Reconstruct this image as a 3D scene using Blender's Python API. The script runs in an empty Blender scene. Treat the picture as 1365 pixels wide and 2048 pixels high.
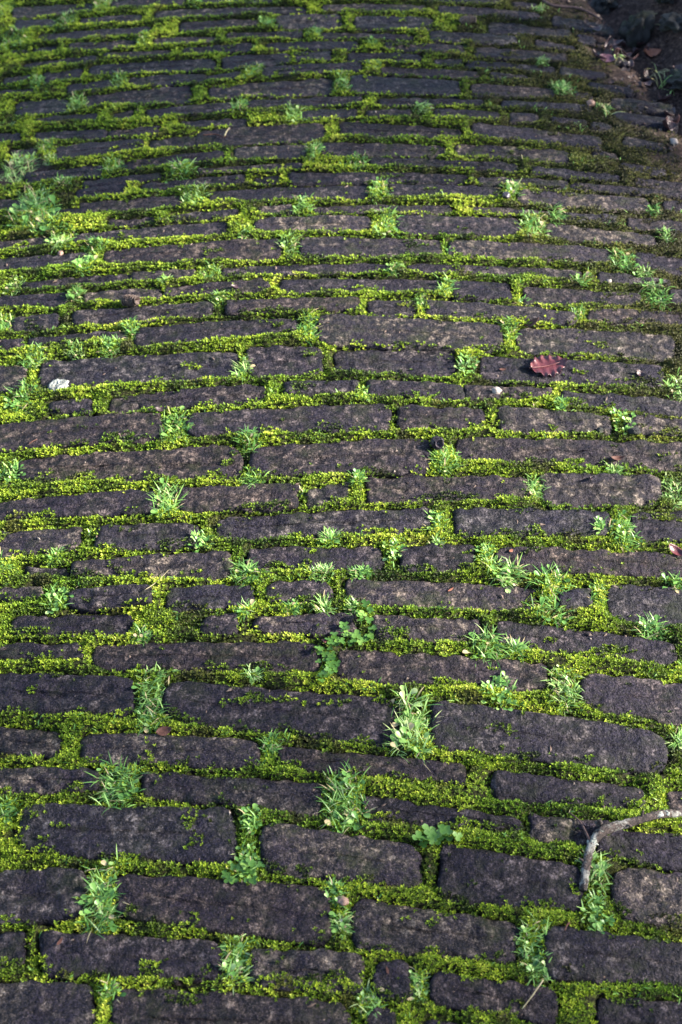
import bpy, math, random
import numpy as np

random.seed(7)
rng = np.random.default_rng(7)

# ------------------------------------------------------------------ camera
PITCH = math.radians(45.0)          # looking down at the path
CAM_H = 1.5
FOC = 1365 * 50.0 / 24.0            # focal length in photograph pixels
scene = bpy.context.scene
COL = scene.collection
cam_data = bpy.data.cameras.new('camera')
cam = bpy.data.objects.new('camera', cam_data)
COL.objects.link(cam)
cam.location = (0, 0, CAM_H)
cam.rotation_euler = (math.pi / 2 - PITCH, 0, 0)
cam_data.sensor_fit = 'HORIZONTAL'
cam_data.sensor_width = 24.0
cam_data.lens = 50.0
cam_data.clip_start = 0.05
cam_data.clip_end = 200.0
cam_data.dof.use_dof = True
cam_data.dof.focus_distance = 2.02
cam_data.dof.aperture_fstop = 7.0
scene.camera = cam

# ------------------------------------------------------------------ light
SUN_ELEV = math.radians(27)
SUN_AZ = math.atan2(0.0, 1.0)       # sun stands to the right
sd = (math.cos(SUN_ELEV) * math.cos(SUN_AZ), math.cos(SUN_ELEV) * math.sin(SUN_AZ), math.sin(SUN_ELEV))
world = bpy.data.worlds.new('World')
scene.world = world
world.use_nodes = True
wn = world.node_tree.nodes
wl = world.node_tree.links
wn.clear()
sky = wn.new('ShaderNodeTexSky')
sky.sky_type = 'NISHITA'
sky.sun_disc = False
sky.sun_elevation = SUN_ELEV
sky.sun_rotation = math.atan2(sd[0], sd[1])
bg = wn.new('ShaderNodeBackground')
bg.inputs['Strength'].default_value = 0.09
wo = wn.new('ShaderNodeOutputWorld')
wl.new(sky.outputs[0], bg.inputs[0])
wl.new(bg.outputs[0], wo.inputs[0])
sun_data = bpy.data.lights.new('sun', 'SUN')
sun_data.energy = 5.0
sun_data.angle = math.radians(2.0)
sun_data.color = (1.0, 0.93, 0.82)
sun = bpy.data.objects.new('sun', sun_data)
COL.objects.link(sun)
from mathutils import Vector
sun.rotation_euler = Vector(sd).to_track_quat('Z', 'Y').to_euler()
sun.location = (6, 3, 5)

scene.render.engine = 'CYCLES'
scene.view_settings.view_transform = 'Standard'
scene.view_settings.look = 'None'
scene.view_settings.gamma = 1.0
scene.view_settings.exposure = 2.3
scene.cycles.max_bounces = 5
scene.cycles.diffuse_bounces = 3
scene.cycles.transmission_bounces = 3
scene.cycles.use_denoising = True


# ------------------------------------------------------------------ helpers
def smooth(a, b, x):
    t = np.clip((np.asarray(x, float) - a) / (b - a), 0, 1)
    return t * t * (3 - 2 * t)


_perm = rng.permutation(256)
_ang = rng.random(256) * 2 * np.pi
_gx, _gy = np.cos(_ang), np.sin(_ang)


def pn(x, y, seed=0):
    """2D gradient noise, about -0.7..0.7"""
    x = np.asarray(x, float) + seed * 17.31
    y = np.asarray(y, float) + seed * 9.77
    xi = np.floor(x).astype(int); yi = np.floor(y).astype(int)
    xf = x - xi; yf = y - yi
    u = xf * xf * xf * (xf * (xf * 6 - 15) + 10)
    v = yf * yf * yf * (yf * (yf * 6 - 15) + 10)

    def g(ix, iy, dx, dy):
        h = _perm[(_perm[ix & 255] + iy) & 255]
        return _gx[h] * dx + _gy[h] * dy
    a = g(xi, yi, xf, yf); b = g(xi + 1, yi, xf - 1, yf)
    c = g(xi, yi + 1, xf, yf - 1); d = g(xi + 1, yi + 1, xf - 1, yf - 1)
    return (a * (1 - u) + b * u) * (1 - v) + (c * (1 - u) + d * u) * v


def fbm(x, y, seed=0, octv=3):
    s = 0; a = 1.0
    for k in range(octv):
        s = s + a * pn(x * 2 ** k, y * 2 ** k, seed + 31 * k)
        a *= 0.5
    return s


def crown_axis(y):
    return -0.22 + 0.16 * np.asarray(y, float)


def zc(x, y):
    """cambered surface of the path"""
    dx = np.asarray(x, float) - crown_axis(y)
    return -0.105 * dx * dx


def unproject(px, py, lift=0.0):
    a = (px - 682.5) / FOC
    b = -(py - 1024.0) / FOC
    d = np.array([a, math.cos(PITCH) + b * math.sin(PITCH), -math.sin(PITCH) + b * math.cos(PITCH)])
    t = CAM_H / -d[2]
    for _ in range(12):
        p = d * t
        t = (CAM_H - (float(zc(p[0], p[1])) + lift)) / -d[2]
    p = d * t
    return p[0], p[1]


def px_size(px, py):
    """metres per photograph pixel at that spot of the path"""
    x, y = unproject(px, py)
    depth = y * math.cos(PITCH) + CAM_H * math.sin(PITCH)
    return depth / FOC


# edge of the path: the gutter at the far right
_g0 = np.array(unproject(1138, -40)); _g1 = np.array(unproject(1372, 330))
_gd = (_g1 - _g0) / np.linalg.norm(_g1 - _g0)
_gn = np.array([-_gd[1], _gd[0]])
if np.dot(_gn, np.array([1.0, 0.3])) < 0:
    _gn = -_gn


def gutter(x, y):
    """signed distance to the gutter line, positive beyond the path"""
    g = (x - _g0[0]) * _gn[0] + (y - _g0[1]) * _gn[1]
    return g + 0.03 * pn(np.asarray(x) * 6, np.asarray(y) * 6, 5)


def bank(x, y):
    g = gutter(x, y)
    r = -0.02 * smooth(-0.02, 0.05, g) + 0.16 * smooth(0.05, 0.32, g)
    r = r + smooth(0.0, 0.1, g) * 0.02 * fbm(np.asarray(x) * 14, np.asarray(y) * 14, 3)
    return r


def make_mesh(name, verts, faces_idx, face_sizes, mat=None, attrs=None, smooth_shade=True):
    """verts (n,3), faces_idx flat loop array, face_sizes per polygon"""
    me = bpy.data.meshes.new(name)
    verts = np.asarray(verts, np.float32)
    faces_idx = np.asarray(faces_idx, np.int32).ravel()
    face_sizes = np.asarray(face_sizes, np.int32)
    me.vertices.add(len(verts)); me.vertices.foreach_set('co', verts.ravel())
    me.loops.add(len(faces_idx)); me.loops.foreach_set('vertex_index', faces_idx)
    me.polygons.add(len(face_sizes))
    starts = np.concatenate([[0], np.cumsum(face_sizes)[:-1]]).astype(np.int32)
    me.polygons.foreach_set('loop_start', starts)
    me.polygons.foreach_set('loop_total', face_sizes)
    me.update(calc_edges=True)
    if smooth_shade:
        me.polygons.foreach_set('use_smooth', np.ones(len(face_sizes), bool))
    for k, v in (attrs or {}).items():
        at = me.attributes.new(k, 'FLOAT', 'POINT')
        at.data.foreach_set('value', np.asarray(v, np.float32))
    if mat:
        me.materials.append(mat)
    me.validate()
    return me


def add_obj(name, me, parent=None, loc=(0, 0, 0), label=None, cat=None, group=None, kind=None):
    o = bpy.data.objects.new(name, me)
    COL.objects.link(o)
    o.location = loc
    if parent is not None:
        o.parent = parent
    if label: o['label'] = label
    if cat: o['category'] = cat
    if group: o['group'] = group
    if kind: o['kind'] = kind
    return o


# ------------------------------------------------------------------ materials
class Mat:
    def __init__(self, name):
        self.m = bpy.data.materials.new(name)
        self.m.use_nodes = True
        self.nt = self.m.node_tree
        self.n = self.nt.nodes
        self.bsdf = self.n['Principled BSDF']
        self.out = self.n['Material Output']

    def link(self, a, b):
        self.nt.links.new(a, b)

    def node(self, t, **kw):
        nd = self.n.new(t)
        for k, v in kw.items():
            if k in nd.inputs:
                nd.inputs[k].default_value = v
            else:
                setattr(nd, k, v)
        return nd

    def pos(self):
        g = self.node('ShaderNodeNewGeometry')
        return g.outputs['Position']

    def noise(self, scale, detail=3.0, rough=0.55, vec=None, off=0.0):
        nd = self.node('ShaderNodeTexNoise', Scale=scale, Detail=detail, Roughness=rough)
        v = vec or self.pos()
        if off:
            mp = self.node('ShaderNodeVectorMath', operation='ADD')
            mp.inputs[1].default_value = (off, off * 1.7, off * 0.6)
            self.link(v, mp.inputs[0]); v = mp.outputs[0]
        self.link(v, nd.inputs['Vector'])
        return nd.outputs['Fac']

    def ramp(self, fac, stops, interp='LINEAR'):
        r = self.node('ShaderNodeValToRGB')
        r.color_ramp.interpolation = interp
        els = r.color_ramp.elements
        while len(els) < len(stops):
            els.new(0.5)
        for e, (p, c) in zip(els, stops):
            e.position = p
            e.color = (c, c, c, 1) if isinstance(c, (int, float)) else (*c, 1)
        self.link(fac, r.inputs[0])
        return r.outputs[0]

    def mix(self, fac, a, b, blend='MIX'):
        nd = self.node('ShaderNodeMix', data_type='RGBA', blend_type=blend)
        for s, v in ((nd.inputs[0], fac), (nd.inputs[6], a), (nd.inputs[7], b)):
            if isinstance(v, (int, float)):
                s.default_value = v if s.type == 'VALUE' else (v, v, v, 1)
            elif isinstance(v, tuple):
                s.default_value = (*v, 1)
            else:
                self.link(v, s)
        return nd.outputs[2]

    def math(self, op, a, b=0.0):
        nd = self.node('ShaderNodeMath', operation=op)
        for s, v in ((nd.inputs[0], a), (nd.inputs[1], b)):
            if isinstance(v, (int, float)): s.default_value = v
            else: self.link(v, s)
        return nd.outputs[0]

    def attr(self, name):
        a = self.node('ShaderNodeAttribute', attribute_name=name)
        return a.outputs['Fac']

    def bump(self, h, strength, dist, prev=None):
        b = self.node('ShaderNodeBump', Strength=strength, Distance=dist)
        self.link(h, b.inputs['Height'])
        if prev: self.link(prev, b.inputs['Normal'])
        self.link(b.outputs[0], self.bsdf.inputs['Normal'])
        return b.outputs[0]

    def set(self, **kw):
        for k, v in kw.items():
            k = k.replace('_', ' ')
            s = self.bsdf.inputs[k]
            if isinstance(v, (int, float)): s.default_value = v
            elif isinstance(v, tuple): s.default_value = (*v, 1)
            else: self.link(v, s)
        return self


def leafy(name, colour_fn, trans=0.35, rough=0.5, spec=0.3):
    """principled + translucent mix for thin green things"""
    M = Mat(name)
    c = colour_fn(M)
    M.set(Base_Color=c, Roughness=rough, Specular_IOR_Level=spec)
    tr = M.node('ShaderNodeBsdfTranslucent')
    M.link(c, tr.inputs[0])
    mx = M.node('ShaderNodeMixShader')
    mx.inputs[0].default_value = trans
    M.link(M.bsdf.outputs[0], mx.inputs[1]); M.link(tr.outputs[0], mx.inputs[2])
    M.link(mx.outputs[0], M.out.inputs[0])
    return M.m


def stone_material():
    M = Mat('weathered_stone')
    oi = M.node('ShaderNodeObjectInfo')
    rnd = oi.outputs['Random']
    big = M.noise(14, 4, 0.6)
    mid = M.noise(75, 4, 0.65, off=3.1)
    fine = M.noise(330, 3, 0.75, off=7.7)
    grit = M.noise(620, 2, 0.6, off=1.3)
    base = M.ramp(mid, [(0.37, (0.0028, 0.0029, 0.0058)), (0.45, (0.0076, 0.0070, 0.0096)), (0.54, (0.0225, 0.0194, 0.0200)), (0.64, (0.086, 0.074, 0.066))])  # bluish darks: tint of the sky light put into the stone colour
    base = M.mix(M.ramp(big, [(0.40, 0.8), (0.58, 0.0)]), base, (0.0075, 0.0062, 0.0125), 'MIX')
    sp = M.ramp(fine, [(0.36, 0.30), (0.5, 0.95), (0.62, 2.4)])
    base = M.mix(1.0, base, sp, 'MULTIPLY')
    base = M.mix(M.ramp(grit, [(0.64, 0.0), (0.72, 0.5)]), base, (0.22, 0.18, 0.165))
    # green algae film
    alg = M.noise(22, 4, 0.7, off=11.0)
    base = M.mix(M.ramp(alg, [(0.52, 0.0), (0.68, 0.6)]), base, (0.014, 0.019, 0.007))
    pale = M.noise(30, 5, 0.75, off=17.0)
    base = M.mix(M.ramp(pale, [(0.60, 0.0), (0.70, 0.5)]), base, (0.085, 0.075, 0.072))
    # per stone tone
    tone = M.ramp(rnd, [(0.0, (0.62, 0.59, 0.72)), (0.25, (0.92, 0.86, 1.0)), (0.5, (1.15, 1.0, 0.94)), (0.7, (0.88, 0.90, 1.04)), (0.85, (1.3, 1.22, 1.12)), (1.0, (1.8, 1.65, 1.48))])
    base = M.mix(1.0, base, tone, 'MULTIPLY')
    M.set(Base_Color=base, Specular_IOR_Level=0.14)
    M.set(Roughness=M.ramp(mid, [(0.35, 0.50), (0.65, 0.75)]))
    nb = M.bump(M.noise(110, 5, 0.65, off=5.0), 0.9, 0.010)
    nb = M.bump(fine, 0.6, 0.0016, nb)
    return M.m


def moss_base_material():
    M = Mat('moss_bed')
    mo = M.attr('moss'); so = M.attr('soil')
    n = M.noise(260, 3, 0.6)
    c = M.ramp(n, [(0.38, (0.008, 0.008, 0.004)), (0.52, (0.024, 0.026, 0.008)), (0.66, (0.062, 0.080, 0.012))])
    s = M.ramp(M.noise(130, 4, 0.7, off=4), [(0.35, (0.012, 0.008, 0.008)), (0.52, (0.045, 0.029, 0.026)), (0.68, (0.11, 0.075, 0.058))])
    c = M.mix(so, c, s)
    M.set(Base_Color=c, Roughness=0.9, Specular_IOR_Level=0.15)
    M.bump(M.noise(330, 3, 0.6, off=2), 0.9, 0.006)
    return M.m


def moss_colour(M):
    tone = M.attr('tone'); tip = M.attr('tip'); dull = M.attr('dull')
    c = M.ramp(tone, [(0.0, (0.020, 0.032, 0.006)), (0.25, (0.058, 0.098, 0.008)), (0.52, (0.225, 0.35, 0.020)),
                      (0.8, (0.46, 0.57, 0.042)), (1.0, (0.62, 0.66, 0.10))])
    d = M.ramp(tone, [(0.0, (0.016, 0.015, 0.007)), (0.5, (0.060, 0.058, 0.017)), (1.0, (0.14, 0.135, 0.03))])
    g = M.ramp(tone, [(0.0, (0.016, 0.026, 0.006)), (0.3, (0.036, 0.080, 0.008)), (0.65, (0.14, 0.28, 0.016)), (1.0, (0.28, 0.46, 0.04))])
    c = M.mix(M.attr('hue'), c, g)
    c = M.mix(dull, c, d)
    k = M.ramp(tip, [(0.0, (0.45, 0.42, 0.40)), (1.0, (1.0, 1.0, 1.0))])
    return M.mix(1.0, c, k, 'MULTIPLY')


def grass_colour(M):
    tone = M.attr('tone'); tip = M.attr('tip')
    c = M.ramp(tone, [(0.0, (0.030, 0.095, 0.018)), (0.4, (0.105, 0.245, 0.048)), (0.75, (0.235, 0.41, 0.095)),
                      (0.93, (0.38, 0.54, 0.20)), (1.0, (0.42, 0.34, 0.19))])
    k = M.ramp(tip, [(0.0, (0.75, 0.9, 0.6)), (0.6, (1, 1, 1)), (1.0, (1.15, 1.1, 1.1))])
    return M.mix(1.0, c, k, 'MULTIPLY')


def clover_colour(M):
    tone = M.attr('tone')
    return M.ramp(tone, [(0.0, (0.026, 0.080, 0.014)), (0.6, (0.075, 0.175, 0.028)), (1.0, (0.17, 0.29, 0.06))])


def simple(name, stops, scale, rough=0.7, bump=0.0, bdist=0.003, bscale=None, spec=0.3, off=0.0):
    M = Mat(name)
    tc = M.node('ShaderNodeTexCoord')
    v = tc.outputs['Object']
    M.set(Base_Color=M.ramp(M.noise(scale, 4, 0.65, vec=v, off=off), stops), Roughness=rough, Specular_IOR_Level=spec)
    if bump:
        M.bump(M.noise(bscale or scale * 2, 4, 0.65, vec=v), bump, bdist)
    return M.m


MAT_STONE = stone_material()
MAT_BED = moss_base_material()
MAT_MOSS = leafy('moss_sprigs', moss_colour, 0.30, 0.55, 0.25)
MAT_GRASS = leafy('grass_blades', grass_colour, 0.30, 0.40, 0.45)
MAT_CLOVER = leafy('clover_leaves', clover_colour, 0.28, 0.42, 0.4)
MAT_DRY = simple('dry_stalk', [(0.3, (0.16, 0.13, 0.07)), (0.7, (0.32, 0.28, 0.17))], 90, 0.6)
MAT_REDLEAF = simple('red_brown_leaf', [(0.3, (0.034, 0.006, 0.009)), (0.5, (0.068, 0.013, 0.017)), (0.75, (0.13, 0.036, 0.036))], 70, 0.38, 0.5, 0.002, 200, 0.5)
MAT_VEIN = simple('pale_leaf_vein', [(0.3, (0.14, 0.05, 0.05)), (0.7, (0.20, 0.09, 0.08))], 60, 0.5)
MAT_BROWNLEAF = simple('brown_leaf', [(0.3, (0.040, 0.016, 0.013)), (0.6, (0.085, 0.038, 0.028)), (0.8, (0.16, 0.09, 0.06))], 90, 0.65, 0.5, 0.002, 220, 0.2)
MAT_DARKLEAF = simple('rotting_leaf', [(0.3, (0.020, 0.010, 0.012)), (0.7, (0.070, 0.035, 0.038))], 60, 0.4, 0.6, 0.003, 150, 0.5)
MAT_PURPLELEAF = simple('purple_leaf', [(0.3, (0.06, 0.025, 0.04)), (0.7, (0.11, 0.055, 0.075))], 60, 0.5)
MAT_ORANGELEAF = simple('orange_leaf', [(0.3, (0.13, 0.045, 0.025)), (0.7, (0.22, 0.09, 0.055))], 60, 0.5)
MAT_CONE = simple('weathered_cone', [(0.3, (0.035, 0.024, 0.022)), (0.55, (0.11, 0.080, 0.068)), (0.8, (0.26, 0.20, 0.17))], 260, 0.7)
MAT_DARKCONE = simple('dark_cone', [(0.3, (0.010, 0.008, 0.012)), (0.7, (0.042, 0.034, 0.045))], 260, 0.4, spec=0.6)
MAT_BARK = Mat('lichened_bark')
_tc = MAT_BARK.node('ShaderNodeTexCoord')
_bk = MAT_BARK.ramp(MAT_BARK.noise(260, 4, 0.7, vec=_tc.outputs['Object']), [(0.36, (0.010, 0.006, 0.006)), (0.5, (0.038, 0.024, 0.022)), (0.66, (0.12, 0.085, 0.072))])
_lm = MAT_BARK.ramp(MAT_BARK.noise(48, 4, 0.7, vec=_tc.outputs['Object'], off=2.2), [(0.51, 0.0), (0.60, 1.0)])
_bk = MAT_BARK.mix(_lm, _bk, (0.30, 0.29, 0.26))
MAT_BARK.set(Base_Color=_bk, Roughness=0.8)
MAT_BARK.bump(MAT_BARK.noise(420, 5, 0.75, vec=_tc.outputs['Object']), 1.0, 0.006)
MAT_BARK = MAT_BARK.m
MAT_LICHEN = simple('white_lichen', [(0.3, (0.11, 0.11, 0.09)), (0.5, (0.24, 0.25, 0.22)), (0.75, (0.42, 0.43, 0.40))], 160, 0.85, 0.9, 0.003, 240)
MAT_TWIG = simple('dark_twig', [(0.3, (0.020, 0.012, 0.012)), (0.7, (0.085, 0.050, 0.045))], 150, 0.6)
MAT_PEBBLE = simple('pale_pebble', [(0.3, (0.16, 0.13, 0.115)), (0.7, (0.32, 0.275, 0.25))], 120, 0.6, 0.4, 0.002)
MAT_BROWNPEB = simple('brown_pebble', [(0.3, (0.12, 0.070, 0.055)), (0.7, (0.25, 0.16, 0.125))], 120, 0.6, 0.4, 0.002)
MAT_ROCK = Mat('bank_rock')
_n1 = MAT_ROCK.noise(28, 5, 0.65)
_c = MAT_ROCK.ramp(_n1, [(0.3, (0.007, 0.008, 0.009)), (0.55, (0.022, 0.021, 0.022)), (0.75, (0.055, 0.052, 0.050))])
_c = MAT_ROCK.mix(MAT_ROCK.ramp(MAT_ROCK.noise(16, 4, 0.7, off=6), [(0.5, 0.0), (0.66, 0.7)]), _c, (0.035, 0.050, 0.018))
MAT_ROCK.set(Base_Color=_c, Roughness=0.75)
MAT_ROCK.bump(MAT_ROCK.noise(90, 6, 0.75, off=2), 1.0, 0.02)
MAT_ROCK = MAT_ROCK.m

# ------------------------------------------------------------------ stones
# corners of every stone read off the photograph strip by strip, at 1.95 times its scale:
# (x left, y far left, y near left, x right, y far right, y near right)
K = 1.95
STRIPS = [
 (0, 0, [
  (105,-30,-2,380,-40,-8), (430,8,38,725,-10,24), (780,-22,18,1065,-25,14), (1125,-28,2,1330,-30,2),
  (48,36,84,362,14,52), (600,45,82,1196,27,56),
  (60,86,126,220,78,108), (312,74,102,556,60,92), (700,90,136,1010,76,106), (1075,64,118,1336,58,116),
  (150,140,170,595,106,140), (885,130,158,1182,126,155),
  (268,174,206,530,160,190), (598,154,182,842,145,172), (45,200,222,106,196,218), (128,190,210,222,180,202),
  (404,210,234,665,195,224), (710,195,220,986,172,206), (1153,211,246,1292,204,241),
  (90,250,276,382,214,246), (348,264,306,842,230,280), (864,226,280,1138,208,252), (1024,264,306,1412,250,284),
  (174,286,332,322,272,312), (18,306,336,122,296,322), (504,306,346,800,293,326), (806,300,324,946,284,310),
  (-20,360,378,132,350,371), (262,340,372,442,318,350), (338,380,422,746,334,406), (814,340,392,1300,304,372),
  (58,400,462,272,388,442), (570,430,466,906,402,446), (140,468,492,382,444,470), (440,452,482,522,431,470),
 ]),
 (0, 665, [
  (355,-26,10,656,-18,24), (700,4,32,805,14,40), (-42,24,50,370,22,52), (412,26,60,806,54,86), (858,60,102,1095,104,142),
  (84,68,120,392,74,126), (606,84,132,932,118,152), (958,134,172,1024,150,182),
  (-48,128,156,322,136,161), (378,127,166,722,144,180), (790,154,186,948,180,206),
  (204,167,199,517,180,216), (-258,170,198,102,164,200), (553,182,226,912,214,246),
  (60,205,246,347,214,252), (398,232,260,508,234,260), (522,236,268,872,260,292),
  (190,262,299,577,284,310), (614,284,312,762,300,317), (68,298,368,497,320,378), (540,325,382,872,350,384),
  (-332,396,436,116,378,412), (177,384,420,592,390,418), (660,390,420,1012,415,446),
  (-118,440,476,96,430,462), (130,434,462,312,430,461), (394,425,462,652,440,468), (690,444,484,806,450,482),
  (890,264,300,1062,286,312), (1000,320,350,1172,346,378), (938,358,386,1012,366,392), (1088,384,422,1332,412,452),
  (1100,438,466,1345,472,505), (850,462,486,990,470,496), (1035,205,240,1160,235,262),
 ]),
 (230, 0, [
  (-20,76,118,82,74,112), (130,72,108,418,58,96), (425,66,92,626,42,80), (704,26,54,962,14,46), (764,66,132,1266,34,106),
  (220,130,186,560,96,146), (584,100,142,762,84,132), (914,130,182,1196,118,172), (40,136,170,146,130,166),
  (100,228,276,402,200,244), (474,186,224,876,140,182), (770,208,234,1180,188,216),
  (322,262,290,632,230,258), (548,274,306,956,234,272), (984,245,274,1092,239,270),
  (296,300,332,492,266,312), (310,350,392,702,320,364), (-20,330,384,100,335,372), (200,372,404,330,372,400),
  (420,414,438,602,400,426), (664,394,422,932,370,402), (1010,365,396,1142,357,388), (812,300,346,1442,274,332),
  (994,412,458,1448,394,462),
 ]),
 (230, 665, [
  (25,26,90,505,58,98), (540,32,86,1052,90,142), (-42,114,170,442,128,168), (478,114,168,926,144,192),
  (145,172,202,722,194,228), (780,200,236,1124,240,268), (-172,230,276,527,234,272), (568,240,278,922,260,288),
  (930,268,296,1372,300,326), (217,274,322,656,284,328), (718,294,352,1242,330,388), (1290,334,374,1440,344,386),
  (-77,357,386,466,354,386), (548,362,388,852,380,402), (900,384,414,1112,396,428), (1150,398,442,1440,432,474),
  (248,394,472,732,408,478), (828,424,482,1262,474,520), (1010,130,168,1110,150,180), (1130,85,125,1300,115,150),
  (1130,190,220,1300,215,245), (1010,28,66,1090,44,74), (1120,0,30,1330,25,60), (1180,250,275,1400,270,296),
 ]),
 (460, 0, [
  (284,22,60,886,-32,24), (-20,46,82,192,32,72), (-20,118,168,347,94,138), (404,88,142,1096,38,120),
  (84,208,238,512,172,204), (516,172,204,757,158,192), (-20,268,312,267,250,302), (324,244,284,632,228,272), (642,232,268,1046,198,247),
  (280,322,382,832,286,338), (50,346,404,232,330,388), (-20,440,480,96,432,470), (110,426,468,402,404,434), (408,398,440,500,394,430),
  (524,386,462,1166,344,402), (154,520,630,932,474,578), (964,464,576,1259,458,572),
 ]),
 (460, 665, [
  (-127,32,110,426,42,108), (453,42,112,1087,80,138), (1180,88,152,1440,120,190),
  (-432,150,188,221,130,167), (288,136,168,977,160,198), (1034,165,207,1312,200,224),
  (-207,195,248,427,190,244), (468,202,272,694,214,277), (743,224,298,1202,250,294), (1318,238,292,1440,244,300),
  (-412,284,333,101,266,318), (134,275,332,327,274,342), (358,274,338,948,328,374), (996,314,364,1440,322,380),
  (-57,338,450,662,378,484), (722,384,484,1334,412,514),
  (8,468,552,476,468,578), (578,498,586,1288,540,622),
 ]),
 (740, 0, [
  (-80,-6,104,102,-12,88), (193,128,176,357,117,178), (428,106,168,1037,58,134), (-30,224,334,632,172,278),
  (734,178,264,1522,138,246), (70,358,444,942,298,434), (978,308,424,1678,272,404), (-30,522,592,614,474,566),
  (698,466,562,1163,448,544), (1198,474,548,1362,440,518),
 ]),
 (740, 665, [
  (-192,54,108,102,46,92), (134,46,112,512,62,122), (516,64,118,857,74,108), (888,82,134,1440,122,192),
  (254,146,238,594,158,228), (647,148,244,1087,182,250), (1150,192,248,1440,204,274), (483,268,354,1440,304,408),
  (128,418,522,772,418,504), (814,408,528,1283,418,530),
 ]),
 (1020, 0, [
  (-50,102,198,312,70,162), (373,70,168,774,48,148), (838,32,118,1683,-4,92), (278,204,262,902,163,274), (100,220,248,268,224,262),
  (963,150,232,1492,148,238), (-50,322,360,162,308,358), (268,326,388,594,304,374), (643,310,404,987,294,380),
  (1038,290,374,1292,278,360), (44,424,494,513,408,494), (788,426,490,922,410,488), (988,420,484,1387,408,494),
  (-30,528,590,317,513,590), (363,528,624,1252,526,640),
 ]),
 (1020, 665, [
  (473,-2,104,1078,8,108), (1168,6,116,1440,4,146), (266,140,238,557,133,242), (638,158,244,1440,186,278),
  (58,273,372,797,300,394), (884,318,388,1012,308,384), (1073,292,424,1440,318,466), (158,413,504,582,430,514), (638,432,526,1337,520,614),
  (18,543,668,834,604,708),
 ]),
 (1350, 0, [
  (-40,-2,144,522,12,168), (643,32,186,1562,92,292), (-40,208,302,237,212,334), (316,226,352,1014,262,372),
  (1084,283,362,1824,352,438), (-40,362,478,394,388,458), (552,384,476,1256,424,548), (84,522,700,918,534,744), (1022,572,784,1642,684,834),
 ]),
 (1350, 665, [
  (968,-4,134,1440,56,210), (383,102,294,1296,232,392), (633,376,486,1218,446,536), (1308,448,548,1440,458,574),
  (118,466,574,728,566,616), (768,543,646,1078,578,664), (1040,606,704,1440,640,772),
 ]),
 (1698, 0, [
  (-40,98,294,334,92,274), (456,112,268,1288,160,382), (-40,338,466,96,334,456), (162,322,496,866,366,514), (980,398,552,1416,428,562),
  (-40,530,760,362,536,780), (436,552,790,1352,606,800),
 ]),
 (1698, 665, [
  (418,-18,204,974,76,252), (1093,70,264,1440,100,330), (72,192,396,728,288,446), (826,306,506,1440,392,548),
  (158,444,584,304,448,606), (388,486,606,878,556,694), (-62,616,760,56,618,760), (138,642,760,246,640,770), (362,668,760,500,676,770), (1032,574,780,1440,612,800),
 ]),
]
stones = []
for y0, x0, lst in STRIPS:
    for (xl, ytl, ybl, xr, ytr, ybr) in lst:
        q = [unproject(x0 + px / K, y0 + py / K) for px, py in ((xl, ytl), (xr, ytr), (xr, ybr), (xl, ybl))]
        stones.append(np.array(q))
N_SEEN = len(stones)


def round_rect(L, W, r, n):
    """n points evenly round a rounded rectangle, and the medial point of each"""
    r = min(r, 0.49 * min(L, W))
    a, b = L - 2 * r, W - 2 * r
    per = 2 * (a + b) + 2 * math.pi * r
    pts = []
    for i in range(n):
        s = (per * i / n + per - b / 2) % per
        for k, seg in enumerate((a, math.pi * r / 2, b, math.pi * r / 2, a, math.pi * r / 2, b, math.pi * r / 2)):
            if s <= seg or k == 7:
                break
            s -= seg
        hx, hy = L / 2 - r, W / 2 - r
        cx, cy = [(hx, -hy), (hx, hy), (-hx, hy), (-hx, -hy)][k // 2]
        if k == 0: p = (-hx + s, -W / 2)
        elif k == 2: p = (L / 2, -hy + s)
        elif k == 4: p = (hx - s, W / 2)
        elif k == 6: p = (-L / 2, hy - s)
        else:
            an = -math.pi / 2 + (k // 2) * math.pi / 2 + s / r
            p = (cx + r * math.cos(an), cy + r * math.sin(an))
        pts.append(p)
    pts = np.array(pts)
    hl = max(L / 2 - W / 2, 0.05 * L)
    med = np.stack([np.clip(pts[:, 0], -hl, hl), np.zeros(n)], 1)
    return pts, med


def bilinear(q, u, v):
    """q: far left, far right, near right, near left; v 0 near 1 far"""
    u = u[:, None]; v = v[:, None]
    return (q[3] * (1 - u) + q[2] * u) * (1 - v) + (q[0] * (1 - u) + q[1] * u) * v


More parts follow.
